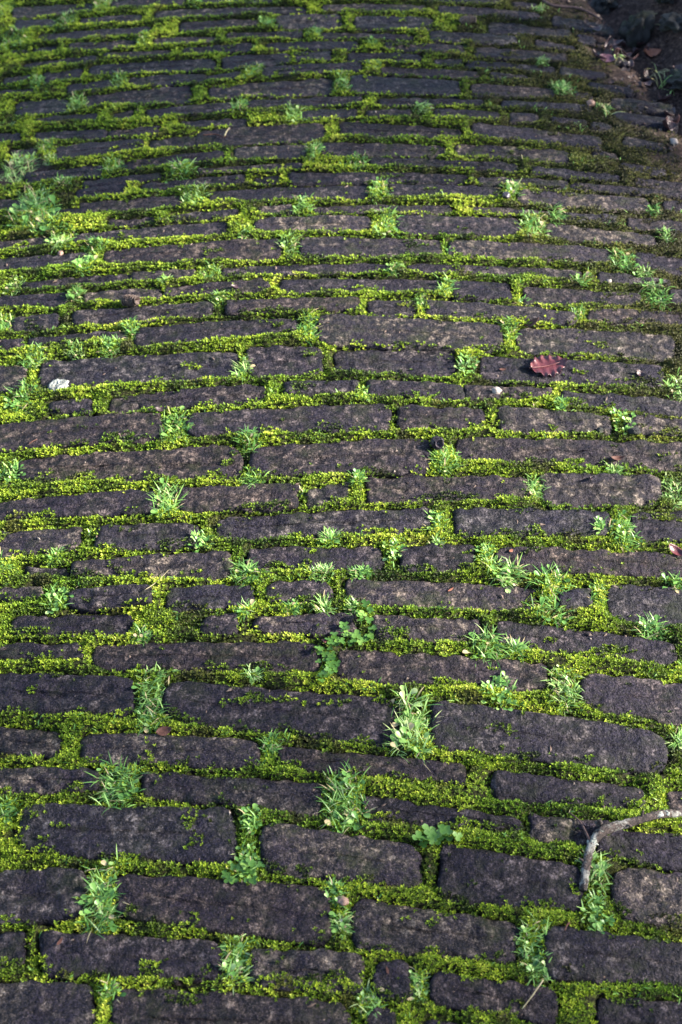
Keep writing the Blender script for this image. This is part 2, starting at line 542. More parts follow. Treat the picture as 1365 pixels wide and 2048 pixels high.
class Stone:
    def __init__(self, q, idx, n=84):
        rr = random.Random(idx * 13 + 5)
        self.q = q
        L = 0.5 * (np.linalg.norm(q[1] - q[0]) + np.linalg.norm(q[2] - q[3]))
        W = 0.5 * (np.linalg.norm(q[0] - q[3]) + np.linalg.norm(q[1] - q[2]))
        pts, med = round_rect(L, W, W * rr.uniform(0.14, 0.32), n)
        self.out = bilinear(q, pts[:, 0] / L + .5, pts[:, 1] / W + .5)
        self.med = bilinear(q, med[:, 0] / L + .5, med[:, 1] / W + .5)
        dirv = self.out - self.med
        ln = np.maximum(np.linalg.norm(dirv, axis=1, keepdims=True), 1e-6)
        wob = 0.0048 * pn(self.out[:, 0] * 30, self.out[:, 1] * 30, 40 + idx % 5) + 0.0036 * pn(self.out[:, 0] * 75, self.out[:, 1] * 75, 50)
        wob = wob + 0.0024 + 0.0004 * float(smooth(1.2, 2.2, self.out[:, 1].mean()))
        self.out = self.out + dirv / ln * wob[:, None]
        self.c = self.out.mean(0)
        self.dz = rr.uniform(-0.0025, 0.0050)
        self.tx = rr.uniform(-0.022, 0.022)
        self.ty = rr.uniform(-0.05, 0.05)
        self.R = rr.uniform(0.006, 0.011)
        self.rel = rr.uniform(0.7, 1.5)
        self.idx = idx
        fr = 1 - 0.5 * float(smooth(1.5, 2.4, self.c[1]))
        self.rel *= fr; self.tx *= fr; self.ty *= fr; self.dz *= fr

    def top(self, x, y, e):
        """height of the worn top, e = distance inside the outline"""
        t = np.clip(1 - e / self.R, 0, 1)
        edge = -self.R * 0.85 * (1 - np.sqrt(np.maximum(1 - t * t, 0)))
        rel = self.rel * (0.0046 * pn(x * 26, y * 30, 60 + self.idx % 7) + 0.0036 * pn(x * 62, y * 70, 70) + 0.0006 * pn(x * 120, y * 120, 71))
        return zc(x, y) + self.dz + self.tx * (x - self.c[0]) + self.ty * (y - self.c[1]) + edge + rel + 0.0035

    def mesh(self, name):
        n = len(self.out)
        d = self.med - self.out
        ln = np.linalg.norm(d, axis=1)
        rings = []
        x, y = self.out.T
        rings.append(np.stack([x, y, zc(x, y) - 0.05], 1))
        for e in (0.0, 0.0008, 0.0025, 0.0055, 0.010, None, None, None, None, None, None):
            k = len(rings) - 1
            if e is not None:
                f = np.minimum(e / ln, 0.1 + 0.08 * k)
            else:
                f = np.full(n, (0.44, 0.54, 0.64, 0.74, 0.84, 0.94)[k - 5])
                f = np.maximum(f, np.minimum(0.010 / ln, 0.40) + 0.02 * (k - 4))
            f = np.minimum(f, 0.95)
            p = self.out + d * f[:, None]
            rings.append(np.stack([p[:, 0], p[:, 1], self.top(p[:, 0], p[:, 1], f * ln)], 1))
        V = np.concatenate(rings)
        V = V - np.array([self.c[0], self.c[1], 0])
        i = np.arange(n); j = (i + 1) % n
        F = []; S = []
        for r in range(len(rings) - 1):
            F.append(np.stack([r * n + i, r * n + j, (r + 1) * n + j, (r + 1) * n + i], 1).ravel())
            S += [4] * n
        last = (len(rings) - 1) * n
        h = n // 2
        F.append(np.array([last, last + 1, last + n - 1])); S.append(3)
        k = np.arange(1, h - 1)
        F.append(np.stack([last + k, last + k + 1, last + n - k - 1, last + n - k], 1).ravel()); S += [4] * (h - 2)
        F.append(np.array([last + h - 1, last + h, last + h + 1])); S.append(3)
        return V, np.concatenate(F), S


STONES = [Stone(q, i) for i, q in enumerate(stones)]

# ------------------------------------------------------------------ fields over the ground (signed distance to stones, moss cover)
RES = 0.0025
GX0, GX1, GY0, GY1 = -1.35, 1.35, 0.45, 4.0
gx = np.arange(GX0, GX1, RES); gy = np.arange(GY0, GY1, RES)
XX, YY = np.meshgrid(gx, gy)
SDF = np.full(XX.shape, 0.08)
ZST = np.full(XX.shape, -1.0)


def raster(st, margin=0.035):
    o = st.out
    i0 = max(int((o[:, 0].min() - margin - GX0) / RES), 0); i1 = min(int((o[:, 0].max() + margin - GX0) / RES) + 1, len(gx))
    j0 = max(int((o[:, 1].min() - margin - GY0) / RES), 0); j1 = min(int((o[:, 1].max() + margin - GY0) / RES) + 1, len(gy))
    if i1 <= i0 or j1 <= j0:
        return None
    X = XX[j0:j1, i0:i1]; Y = YY[j0:j1, i0:i1]
    px = X.ravel()[:, None]; py = Y.ravel()[:, None]
    a = o; b = np.roll(o, -1, 0)
    a, b = a[::2], np.roll(a[::2], -1, 0)
    abx, aby = (b - a).T
    t = np.clip(((px - a[:, 0]) * abx + (py - a[:, 1]) * aby) / (abx ** 2 + aby ** 2 + 1e-12), 0, 1)
    dd = np.sqrt(((px - a[:, 0] - t * abx) ** 2 + (py - a[:, 1] - t * aby) ** 2).min(1))
    cross = ((a[:, 1] > py) != (b[:, 1] > py)) & (px < abx * (py - a[:, 1]) / (aby + 1e-12) + a[:, 0])
    inside = cross.sum(1) % 2 == 1
    s = np.where(inside, -dd, dd).reshape(X.shape)
    return (slice(j0, j1), slice(i0, i1)), X, Y, s


def stamp(st):
    r = raster(st)
    if r is None: return
    sl, X, Y, s = r
    z = st.top(X, Y, np.maximum(-s, 0))
    m = s < 0
    ZST[sl] = np.where(m & (s < SDF[sl]), z, ZST[sl])
    SDF[sl] = np.minimum(SDF[sl], s)


for st in STONES:
    stamp(st)

# stones of the same path beyond the picture, all round
extra = []
yrow = 0.47
row = 0
while yrow < 3.95:
    w = random.uniform(0.062, 0.085)
    x = -1.3 + random.uniform(0, 0.2)
    while x < 1.3:
        L = random.uniform(0.14, 0.27)
        cx, cy = x + L / 2, yrow + w / 2
        arc = -0.10 * (cx - float(crown_axis(cy))) ** 2
        q = np.array([(x, yrow + w + arc), (x + L, yrow + w + arc), (x + L, yrow + arc), (x, yrow + arc)])
        i = int((cx - GX0) / RES); j = int((cy + arc - GY0) / RES)
        ok = True
        for fx in (0.0, 0.25, 0.5, 0.75, 1.0):
            for fy in (0.0, 0.5, 1.0):
                X_, Y_ = x + L * fx, yrow + w * fy + arc
                i = min(max(int((X_ - GX0) / RES), 0), len(gx) - 1); j = min(max(int((Y_ - GY0) / RES), 0), len(gy) - 1)
                # keep clear of stones already there and of everything inside the photograph's frame
                dep = Y_ * math.cos(PITCH) + CAM_H * math.sin(PITCH)
                vx = X_ / dep * FOC + 682.5
                vy = 1024 - (Y_ * math.sin(PITCH) - CAM_H * math.cos(PITCH)) / dep * FOC
                if SDF[j, i] < 0.008 or (-5 < vx < 1370 and -5 < vy < 2053) or gutter(X_, Y_) > -0.03:
                    ok = False
        if ok:
            s = Stone(q, 500 + len(extra), 36)
            extra.append(s); stamp(s)
        x += L + random.uniform(0.014, 0.03)
    yrow += w + random.uniform(0.014, 0.022)
    row += 1

GUT = gutter(XX, YY)
SOIL = smooth(-0.13, 0.02, GUT + 0.07 * fbm(XX * 16, YY * 16, 14))
hx, hy = unproject(36, 345)
hole = np.sqrt(((XX - hx) / 0.085) ** 2 + ((YY - hy) / 0.06) ** 2) + 0.3 * pn(XX * 20, YY * 20, 8)
SOIL = np.maximum(SOIL, 1 - smooth(0.75, 1.05, hole))
DULL = smooth(-0.50, -0.16, GUT + 0.10 * fbm(XX * 5, YY * 5, 12))

gyS, gxS = np.gradient(SDF, RES)
near = np.clip(-gyS, 0, 1)                        # 1 where the closest stone edge is the near one
n1 = fbm(XX * 9, YY * 16, 20, 3)
n2 = fbm(XX * 28, YY * 40, 21, 3)
n3 = pn(XX * 95, YY * 95, 22)
reach = 0.001 + near * np.clip(0.002 + 0.028 * n1 + 0.022 * n2, -0.003, 0.036) + (1 - near) * 0.0035 * n2 + 0.0022 * n3
reach = np.where(reach > 0, reach * (1 - 0.5 * smooth(1.4, 2.2, YY)), reach)
reach = reach + DULL * 0.008 * np.clip(n1 + 0.3, 0, 1)
patch = smooth(0.42, 0.60, fbm(XX * 13, YY * 22, 25, 4) + 0.12 * DULL + 0.15 * n3)      # cushions on the stones
COVER = np.maximum(smooth(-0.0022, 0.0012, SDF + reach), 0.85 * patch * (SDF < 0))
COVER = np.maximum(COVER, 0.13 * smooth(-0.022, 0.0, SDF) * smooth(0.0, 0.4, n2))
bare = smooth(0.20, 0.42, fbm(XX * 19, YY * 24, 29, 3) - 0.15 * smooth(1.6, 2.4, YY))
COVER = COVER * (1 - (0.66 - 0.4 * smooth(1.5, 2.3, YY)) * bare)
COVER = COVER * (1 - 0.6 * np.clip(gyS, 0, 1) * (SDF > 0) * (SDF < 0.0022) * (n2 > -0.1))
COVER = COVER * (1 - SOIL * np.where(SDF > -0.002, 1.0, 0.7))

cush = fbm(XX * 22, YY * 22, 26, 3)
far_side = np.clip(gyS, 0, 1)
LEVEL = zc(XX, YY) - 0.0025 + 0.0045 * smooth(0.0, 0.008, SDF) + 0.0075 * cush + 0.0028 * near - 0.003 * far_side * (1 - smooth(0.0, 0.007, SDF))
LEVEL = LEVEL - 0.006 * SOIL + 0.0038 * smooth(1.5, 2.5, YY)
ZMOSS = np.where(SDF < 0, np.maximum(ZST, -0.5) - 0.0004, np.maximum(LEVEL, -0.5)) + bank(XX, YY)
ZGROUND = np.where(SDF < -0.001, zc(XX, YY) - 0.022, LEVEL) + bank(XX, YY)


def sample(F, x, y):
    i = np.clip(((np.asarray(x) - GX0) / RES + 0.5).astype(int), 0, len(gx) - 1)
    j = np.clip(((np.asarray(y) - GY0) / RES + 0.5).astype(int), 0, len(gy) - 1)
    return F[j, i]


# ------------------------------------------------------------------ the ground and the path
gm = Mat('woodland_soil')
gm.set(Base_Color=gm.ramp(gm.noise(40, 5, 0.7), [(0.3, (0.018, 0.012, 0.010)), (0.6, (0.05, 0.036, 0.026)), (0.8, (0.06, 0.075, 0.025))]), Roughness=0.9)
gm.bump(gm.noise(60, 5, 0.7), 0.8, 0.02)
gv = []
for r, z in ((0.0, -0.40), (3.0, -0.40), (10.0, -0.30), (60.0, 0.5)):
    for k in range(24):
        gv.append((r * math.cos(k * math.pi / 12), 2.2 + r * math.sin(k * math.pi / 12), z))
gf = []
for r in range(3):
    for k in range(24):
        a, b = r * 24 + k, r * 24 + (k + 1) % 24
        gf.append((a, b, b + 24, a + 24) if r else (a, b + 24, a + 24))
me = bpy.data.meshes.new('ground'); me.from_pydata(gv, [], gf); me.materials.append(gm.m)
add_obj('ground', me, kind='structure')

STEP = 3
bx = gx[::STEP]; by = gy[::STEP]
BX, BY = np.meshgrid(bx, by)
BZ = ZGROUND[::STEP, ::STEP].copy()
BZ[0, :] = BZ[-1, :] = BZ[:, 0] = BZ[:, -1] = -0.42
nx, ny = len(bx), len(by)
idx = np.arange(nx * ny).reshape(ny, nx)
F = np.stack([idx[:-1, :-1], idx[:-1, 1:], idx[1:, 1:], idx[1:, :-1]], -1).reshape(-1, 4)
me = make_mesh('path', np.stack([BX.ravel(), BY.ravel(), BZ.ravel()], 1), F, np.full(len(F), 4), MAT_BED,
               {'soil': SOIL[::STEP, ::STEP].ravel(), 'moss': COVER[::STEP, ::STEP].ravel()})
path = add_obj('path', me, kind='structure')
path['label'] = 'cambered path paved with dark worn setts in mossy joints'

for st in STONES:
    V, Fi, S = st.mesh('stone')
    me = make_mesh('stone', V, Fi, S, MAT_STONE)
    add_obj('stone', me, parent=path, loc=(st.c[0], st.c[1], 0))
if extra:
    VV, FF, SS, off = [], [], [], 0
    for st in extra:
        V, Fi, S = st.mesh('stone')
        VV.append(V + np.array([st.c[0], st.c[1], 0])); FF.append(Fi + off); SS += S
        off += len(V)
    me = make_mesh('outer_paving', np.concatenate(VV), np.concatenate(FF), SS, MAT_STONE)
    add_obj('outer_paving', me, parent=path, kind='stuff')

# ------------------------------------------------------------------ moss
def scatter(spacing, ya, yb):
    xs = np.arange(GX0 + 0.02, GX1 - 0.02, spacing); ys = np.arange(ya, yb, spacing)
    X, Y = np.meshgrid(xs, ys)
    X = X.ravel() + rng.uniform(-.6, .6, X.size) * spacing
    Y = Y.ravel() + rng.uniform(-.6, .6, Y.size) * spacing
    lim = 0.24 * (Y * math.cos(PITCH) + CAM_H * math.sin(PITCH)) + 0.16
    keep = (np.abs(X) < lim) & (rng.random(X.size) < sample(COVER, X, Y))
    return X[keep], Y[keep]


P = [scatter(0.0035, 0.52, 1.05), scatter(0.0038, 1.05, 1.6), scatter(0.0043, 1.6, 2.3), scatter(0.0052, 2.3, 3.6)]
mx = np.concatenate([p[0] for p in P]); my = np.concatenate([p[1] for p in P])
msz = np.concatenate([np.full(len(p[0]), s) for p, s in zip(P, (0.92, 1.0, 1.12, 1.3))])
nm = len(mx)
on_stone = sample(SDF, mx, my) < -0.0015
mdull = sample(DULL, mx, my)
vig = fbm(mx * 11, my * 11, 80, 3)
ten = 0.47 + 0.56 * vig + 0.34 * pn(mx * 60, my * 60, 81) + rng.normal(0, 0.11, nm)
ten = ten - 0.22 * on_stone * smooth(-0.3, 0.3, pn(mx * 30, my * 30, 82) + 0.15)
ten = np.clip(ten + 0.04, 0.02, 1.0)
mdull = np.clip(mdull + 0.85 * smooth(0.24, 0.50, fbm(mx * 17, my * 17, 86, 3)), 0, 1)
hgt = (1 - 0.2 * smooth(1.3, 2.2, my)) * np.where(on_stone, 0.5, 1.0) * (1 - 0.45 * mdull) * np.clip(1.0 + 0.5 * vig, 0.55, 1.4)
mz = sample(ZMOSS, mx, my)
mhue = 0.8 * smooth(-0.15, 0.55, fbm(mx * 5, my * 5, 84, 3) + 0.3 * pn(mx * 40, my * 40, 85))
LV = 6
ph = rng.random((nm, LV)) * 0.9 + np.arange(LV) * 2 * np.pi / LV + rng.random((nm, 1)) * 6.28
el = np.radians(rng.uniform(12, 72, (nm, LV)))
ln = rng.uniform(0.0030, 0.0062, (nm, LV)) * msz[:, None] * (0.6 + 0.4 * hgt[:, None])
wd = rng.uniform(0.00060, 0.00105, (nm, LV)) * msz[:, None]
root_h = (0.0018 * rng.random(nm) + 0.0006) * hgt
dirx, diry, dirz = np.cos(el) * np.cos(ph), np.cos(el) * np.sin(ph), np.sin(el)
sx, sy = -np.sin(ph), np.cos(ph)
R0 = np.stack([mx, my, mz], 1)[:, None, :] + np.zeros((nm, LV, 3))
R0[:, :, 2] += root_h[:, None]
D = np.stack([dirx, diry, dirz], -1)
Sd = np.stack([sx, sy, np.zeros_like(sx)], -1)
mid = R0 + D * (ln * 0.5)[..., None]
tipp = R0 + D * ln[..., None]
tipp[..., 2] -= ln * 0.10
verts = np.stack([R0 - np.array([0, 0, 0.0006]), mid - Sd * wd[..., None], tipp, mid + Sd * wd[..., None]], 2)   # nm,LV,4,3
verts = verts.reshape(-1, 3)
nq = nm * LV
q = np.arange(nq)[:, None] * 4
tris = np.concatenate([q + [0, 1, 2], q + [0, 2, 3]], 1).reshape(-1, 3)
tone_v = np.repeat(np.clip(ten[:, None] + rng.normal(0, 0.07, (nm, LV)), 0, 1).ravel(), 4)
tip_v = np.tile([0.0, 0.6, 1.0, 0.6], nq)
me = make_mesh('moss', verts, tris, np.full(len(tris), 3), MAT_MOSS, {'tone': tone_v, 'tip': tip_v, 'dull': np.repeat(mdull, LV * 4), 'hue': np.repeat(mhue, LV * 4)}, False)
add_obj('moss', me, kind='stuff', label='bright green moss filling the joints between the setts', cat='moss')
print('stones', N_SEEN, 'extra', len(extra), 'moss sprigs', nm, 'tris', len(tris))

# ------------------------------------------------------------------ grass tufts and weeds
def ground_z(x, y):
    return float(sample(ZMOSS, np.array([x]), np.array([y]))[0])


def strip_blade(V, F, A, T, root, az, lean, length, width, tone, droop):
    """a bent blade of three segments"""
    b = len(V)
    d = np.array([math.cos(az), math.sin(az)]); s = np.array([-d[1], d[0]])
    p = np.array(root, float); an = lean
    seg = length / 4
    for k in range(5):
        w = width * (0.75, 1.0, 0.95, 0.65, 0.0)[k] / 2
        if k < 4:
            V.append((p[0] - s[0] * w, p[1] - s[1] * w, p[2])); V.append((p[0] + s[0] * w, p[1] + s[1] * w, p[2] + w * 0.5))
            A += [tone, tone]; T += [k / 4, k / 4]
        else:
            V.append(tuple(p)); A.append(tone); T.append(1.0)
        p = p + seg * np.array([d[0] * math.sin(an), d[1] * math.sin(an), math.cos(an)])
        an += droop
    for k in range(3):
        F.append((b + 2 * k, b + 2 * k + 1, b + 2 * k + 3, b + 2 * k + 2))
    F.append((b + 6, b + 7, b + 8))


def spoon_leaf(V, F, A, T, root, az, lean, length, width, tone):
    b = len(V)
    d = np.array([math.cos(az) * math.sin(lean), math.sin(az) * math.sin(lean), math.cos(lean)])
    s = np.array([-math.sin(az), math.cos(az), 0.0])
    up = np.cross(d, s) * -1
    prof = ((0.0, 0.10), (0.35, 0.16), (0.6, 0.85), (0.8, 1.0), (0.95, 0.55), (1.0, 0.0))
    for k, (t, w) in enumerate(prof):
        c = np.array(root) + d * length * t + np.array([0, 0, -0.25 * length * t * t])
        for sg in (-1, 0, 1):
            V.append(tuple(c + s * sg * width * w / 2 + np.array([0, 0, 0.18 * width * w * abs(sg)])))
            A.append(tone); T.append(t)
    for k in range(5):
        for m in (0, 1):
            a = b + 3 * k + m
            F.append((a, a + 1, a + 4, a + 3))


def mesh_from(name, V, F, A, T, mat):
    me = bpy.data.meshes.new(name)
    me.from_pydata([tuple(map(float, v)) for v in V], [], F)
    for nme, dat in (('tone', A), ('tip', T)):
        at = me.attributes.new(nme, 'FLOAT', 'POINT'); at.data.foreach_set('value', np.array(dat, np.float32))
    me.polygons.foreach_set('use_smooth', np.ones(len(F), bool))
    me.materials.append(mat)
    return me


# x, y of the foot and width in photograph pixels
GRASS = [(60,415,44),(88,452,34),(118,492,22),(10,25,26),(32,82,42),(130,48,26),(205,12,26),(390,10,15),(535,50,18),(630,68,14),(288,84,14),(240,166,20),(75,172,18),(505,147,18),
 (680,172,28),(745,132,15),(745,90,10),(155,212,22),(480,216,18),(590,236,24),(842,218,20),(95,300,15),(100,322,20),(36,338,40),(225,338,22),
 (362,348,28),(387,398,35),(630,308,18),(715,328,22),(130,366,20),(756,384,30),(70,432,54),(125,474,30),(605,415,22),(776,456,36),(1063,456,32),
 (1108,434,15),(490,468,20),(578,494,20),(190,504,30),(170,538,24),(786,542,15),(420,548,25),(1245,528,30),(1024,378,24),(1128,184,26),
 (1084,128,15),(1114,182,20),(1208,222,16),(1305,424,15),(1332,478,15),(150,594,20),(30,574,25),(886,574,20),(440,604,15),(1308,594,32),(1290,562,20),
 (1050,604,15),(840,606,14),(616,660,25),(260,662,18),(10,654,20),(150,708,20),(222,698,22),(66,726,28),(1020,664,20),(1158,632,15),(46,800,30),
 (480,744,18),(730,792,18),(1350,776,26),(350,858,40),(500,888,22),(888,926,34),(1230,942,14),(510,958,22),(335,1004,38),(1066,976,28),
 (1345,986,26),(715,962,15),(1268,762,15),(870,1046,22),(1246,1066,38),(660,1078,15),(1012,1144,42),(492,1146,35),(640,1144,30),(722,1140,25),
 (8,1134,20),(1100,1194,50),(1196,1192,20),(586,1212,18),(490,1218,15),(646,1218,15),(710,1220,18),(112,1108,15),(1302,1264,26),(972,1296,36),
 (1030,1298,15),(286,1278,18),(1346,1168,20),(306,1376,40),(304,1430,32),(1126,1380,36),(818,1460,56),(506,1352,12),(1356,1484,15),(236,1580,50),
 (692,1602,50),(542,1496,15),(1190,1752,26),(1072,1900,38),(212,1778,44),(200,1828,34),(672,1792,20),(682,1852,20),(470,1930,32),(222,1992,16),
 (742,2010,26),(836,1976,20),(1076,1940,22),(12,1626,20),(1160,560,18),(905,505,12),(1075,20,12),(330,560,12),(560,915,12),(1150,905,12),(870,1090,12)]
BROAD = [(935,738,34),(1245,845,38),(22,950,38),(402,1086,30),(972,1112,28),(788,1106,26),(116,1202,38),(1000,1388,50),(502,1648,26),(490,1730,46),
 (1192,1836,46),(1120,815,20),(1200,1060,16)]
GROUP_G = 'grass tufts in the joints of the path'
SPECIAL = {(888,926): 'grass tuft growing right below the black cone', (70,432): 'tall dense grass tuft at the ragged edge of the path beside bare soil',
 (36,338): 'grass tuft rooted in the bare dark soil hollow', (818,1460): 'wide flattened grass tuft filling the joint before the large light sett',
 (1190,1752): 'sparse grass growing along the lichened branch', (1020,664): 'small grass tuft beside the curled brown leaf',
 (1076,1940): 'grass sprig at the tip of the pale straw', (672,1792): 'small grass tuft beside the tan pebble'}
LAND = [(1097, 742, 'oak leaf'), (874, 894, 'black cone'), (258, 612, 'brown stalked cone'), (118, 774, 'white lichen crust'), (993, 790, 'pale pebble'),
        (690, 1290, 'trailing clover'), (870, 1680, 'clover rosette'), (1240, 1660, 'lichened branch'), (1060, 1996, 'pale straw lying on a sett'), (330, 1470, 'oval brown leaf'),
        (430, 274, 'thin curved twig'), (36, 345, 'bare soil hollow'), (1214, 128, 'purple leaf'), (1245, 845, 'pale weed patch over a sett end'), (315, 1168, 'bent straw'),
        (688, 1808, 'tan pebble'), (932, 52, 'dull brown cone'), (1348, 286, 'cream pebble'), (1012, 402, 'dark stone chip'), (1352, 1112, 'folded red-brown leaf'),
        (122, 510, 'reddish brown pebble'), (474, 583, 'dark red leaf scrap'), (1234, 926, 'narrow tan leaf')]
AUTO = {}
for lx_, ly_, nm_ in LAND:
    for big_ in (True, False):
        c = sorted((math.hypot(g[0] - lx_, (g[1] - ly_) * 1.5), g) for g in GRASS if (g[2] >= 30) == big_ and g[:2] not in SPECIAL)
        for d_, g in c[:2]:
            if d_ < 240 and g not in AUTO:
                AUTO[g] = ('full tuft of grass' if big_ else 'small sprig of grass') + (' closest to the ' if g is c[0][1] else ' next but one to the ') + nm_
for k, (px, py, w) in enumerate(GRASS):
    x, y = unproject(px, py)
    m = px_size(px, py)
    rad = w * m * 0.82
    V, F, A, T = [], [], [], []
    rr = random.Random(k)
    nb = int(28 + w * 5.6)
    base_t = rr.uniform(0.35, 0.75)
    hs = rr.uniform(0.75, 1.25) if w < 52 or py > 600 else 1.7
    asp = rr.uniform(1.3, 2.0)                        # patches run along their joint
    comb = rr.uniform(0, 6.28)                        # trodden one way
    flat = rr.uniform(0.0, 0.35)
    x0z = ground_z(x, y) + 0.0015
    got = 0
    for _ in range(nb * 3):
        a = rr.uniform(0, 6.28); r = rad * rr.random() ** 0.6
        rx, ry = r * math.cos(a), r * math.sin(a) * asp
        ax, ay = np.array([x + rx]), np.array([y + ry])
        if float(sample(SDF, ax, ay)[0]) < -0.003 or float(pn(ax * 90, ay * 90, 95)[0]) < -0.25:
            continue
        got += 1
        if got > nb: break
        gz = float(sample(ZMOSS, ax, ay)[0])
        az = comb + rr.gauss(0, 1.1) if rr.random() < 0.4 else rr.uniform(0, 6.28)
        L = hs * rr.uniform(0.007, 0.021) * (0.92 + 0.006 * w)
        tn = 1.0 if rr.random() < 0.09 else min(0.95, max(0, rr.gauss(base_t, 0.2)))
        if rr.random() < 0.09:
            spoon_leaf(V, F, A, T, (rx, ry, gz - x0z), az, rr.uniform(0.5, 1.2), L * 0.8, L * 0.3, tn)
        else:
            strip_blade(V, F, A, T, (rx, ry, gz - x0z - 0.001), az, rr.uniform(0.38, 1.15) + flat, L, rr.uniform(0.0009, 0.0018), tn, rr.uniform(0.05, 0.40))
    me = mesh_from('grass_tuft', V, F, A, T, MAT_GRASS)
    lab = SPECIAL.get((px, py)) or AUTO.get((px, py, w))
    big = w >= 30
    if lab is None:
        look = ('pale' if base_t > 0.61 else 'dark' if base_t < 0.47 else 'mid') + ' green ' + ('flattened ' if flat > 0.20 else 'upright ') + ('long-bladed ' if hs > 1.03 else 'short-bladed ')
        lab = look + ('full tuft of grass in a mossy joint' if big else 'sparse sprig of grass in a mossy joint')
    add_obj('grass_tuft', me, loc=(x, y, x0z), label=lab, cat='grass',
            group=None if (px, py) in SPECIAL or (px, py, w) in AUTO else lab.split(' in a')[0].replace('tuft', 'tufts').replace('sprig', 'sprigs'))
for k, (px, py, w) in enumerate(BROAD):
    x, y = unproject(px, py)
    m = px_size(px, py); rad = w * m * 0.55
    V, F, A, T = [], [], [], []
    rr = random.Random(900 + k)
    x0z = ground_z(x, y) + 0.0015
    for _ in range(int(16 + w * 1.6)):
        a = rr.uniform(0, 6.28); r = rad * math.sqrt(rr.random())
        rx, ry = r * math.cos(a), r * math.sin(a) * 1.6
        gz = float(sample(ZMOSS, np.array([x + rx]), np.array([y + ry]))[0])
        L = rr.uniform(0.008, 0.015)
        if rr.random() < 0.7:
            spoon_leaf(V, F, A, T, (rx, ry, gz - x0z), rr.uniform(0, 6.28), rr.uniform(0.5, 1.3), L, L * rr.uniform(0.34, 0.5), min(1, max(0, rr.gauss(0.55, 0.2))))
        else:
            strip_blade(V, F, A, T, (rx, ry, gz - x0z), rr.uniform(0, 6.28), rr.uniform(0.3, 0.9), L * 1.4, 0.0018, min(1, max(0, rr.gauss(0.6, 0.2))), 0.2)
    me = mesh_from('small_weed', V, F, A, T, MAT_GRASS)
    lab = {(1192,1836): 'spoon-leaved weed patch at the cut end of the lichened branch', (1245,845): 'pale green weed patch lying over the end of a sett',
           (1120,815): 'low pale weed near the pale pebble', (935,738): 'round pale weed patch left of the oak leaf stalk', (502,1648): 'small weed patch above the small clover mat', (490,1730): 'large weed patch mixed into the small clover mat'}.get((px, py), 'patch of small spoon-leaved weed in a mossy joint')
    add_obj('weed_patch', me, loc=(x, y, x0z), label=lab, cat='weed', group='weed patches in the joints' if lab.startswith('patch of') else None)


def clover_leaf(V, F, A, T, c, az, size, tone, tilt):
    for k in range(3):
        a = az + k * 2.094
        b = len(V)
        d = np.array([math.cos(a), math.sin(a), 0.0]); s = np.array([-d[1], d[0], 0.0])
        V.append(tuple(c)); A.append(tone); T.append(0.3)
        cc = np.array(c) + d * size * 0.52
        nseg = 9
        for i in range(nseg):
            th = math.pi + (i + 0.5) / nseg * 2 * math.pi
            r = size * 0.46 * (1.0 - 0.20 * math.exp(-((abs(th - 2 * math.pi)) / 0.25) ** 2))
            p = cc + d * r * math.cos(th) + s * r * math.sin(th)
            h = 0.16 * abs(r * math.sin(th)) + 0.10 * size * (0.5 + math.cos(th) * 0.5)
            V.append((p[0], p[1], p[2] + h + tilt[0] * (p[0] - c[0]) + tilt[1] * (p[1] - c[1]))); A.append(tone); T.append(0.9)
        V.append((cc[0], cc[1], cc[2] + tilt[0] * (cc[0] - c[0]) + tilt[1] * (cc[1] - c[1]))); A.append(tone * 0.9); T.append(0.6)
        ctr = b + nseg + 1
        for i in range(nseg):
            F.append((ctr, b + 1 + i, b + 1 + (i + 1) % nseg))
        F.append((b, b + 1, b + nseg))


def clover(pts, size, label, n_each, seed):
    rr = random.Random(seed)
    X0, Y0 = unproject(*pts[0]); z0 = ground_z(X0, Y0)
    V, F, A, T = [], [], [], []
    VS, FS, AS, TS = [], [], [], []
    for p in pts:
        for _ in range(n_each):
            x, y = unproject(p[0] + rr.uniform(-16, 16), p[1] + rr.uniform(-12, 12))
            gz = ground_z(x, y)
            h = rr.uniform(0.004, 0.011)
            rx, ry = rr.uniform(-.006, .006), rr.uniform(-.006, .006)
            clover_leaf(V, F, A, T, (x - X0, y - Y0, gz - z0 + h), rr.uniform(0, 6), size * rr.uniform(0.7, 1.15), min(1, max(0, rr.gauss(0.5, 0.22))), (rr.gauss(0, .25), rr.gauss(-0.1, .25)))
            # stalk
            b = len(VS)
            for (qx, qy, qz, w) in ((x - X0 + rx, y - Y0 + ry, gz - z0 - 0.002, 0.0005), (x - X0, y - Y0, gz - z0 + h, 0.0004)):
                for an in (0, 2.1, 4.2):
                    VS.append((qx + w * math.cos(an), qy + w * math.sin(an), qz)); AS.append(0.5); TS.append(0.5)
            for i in range(3):
                j = (i + 1) % 3
                FS.append((b + i, b + j, b + 3 + j, b + 3 + i))
    o = add_obj('clover_plant', None, loc=(X0, Y0, z0), label=label, cat='clover')
    add_obj('leaves', mesh_from('leaves', V, F, A, T, MAT_CLOVER), parent=o)
    add_obj('stalks', mesh_from('stalks', VS, FS, AS, TS, MAT_CLOVER), parent=o)


clover([(726,1232),(732,1256),(738,1278),(716,1284),(692,1282),(670,1290),(652,1308),(664,1330),(650,1338),(654,1360),(660,1322),(700,1270)], 0.0068,
       'dark green clover trailing down the joint between four setts', 5, 3)
clover([(866,1676),(885,1668),(852,1690),(876,1696),(902,1680)], 0.0092, 'rosette of larger rounded clover leaves before a big sett', 3, 4)
clover([(480,1745),(500,1765),(458,1760),(515,1740)], 0.006, 'small clover mat below a patch of spoon-leaved weed', 4, 5)

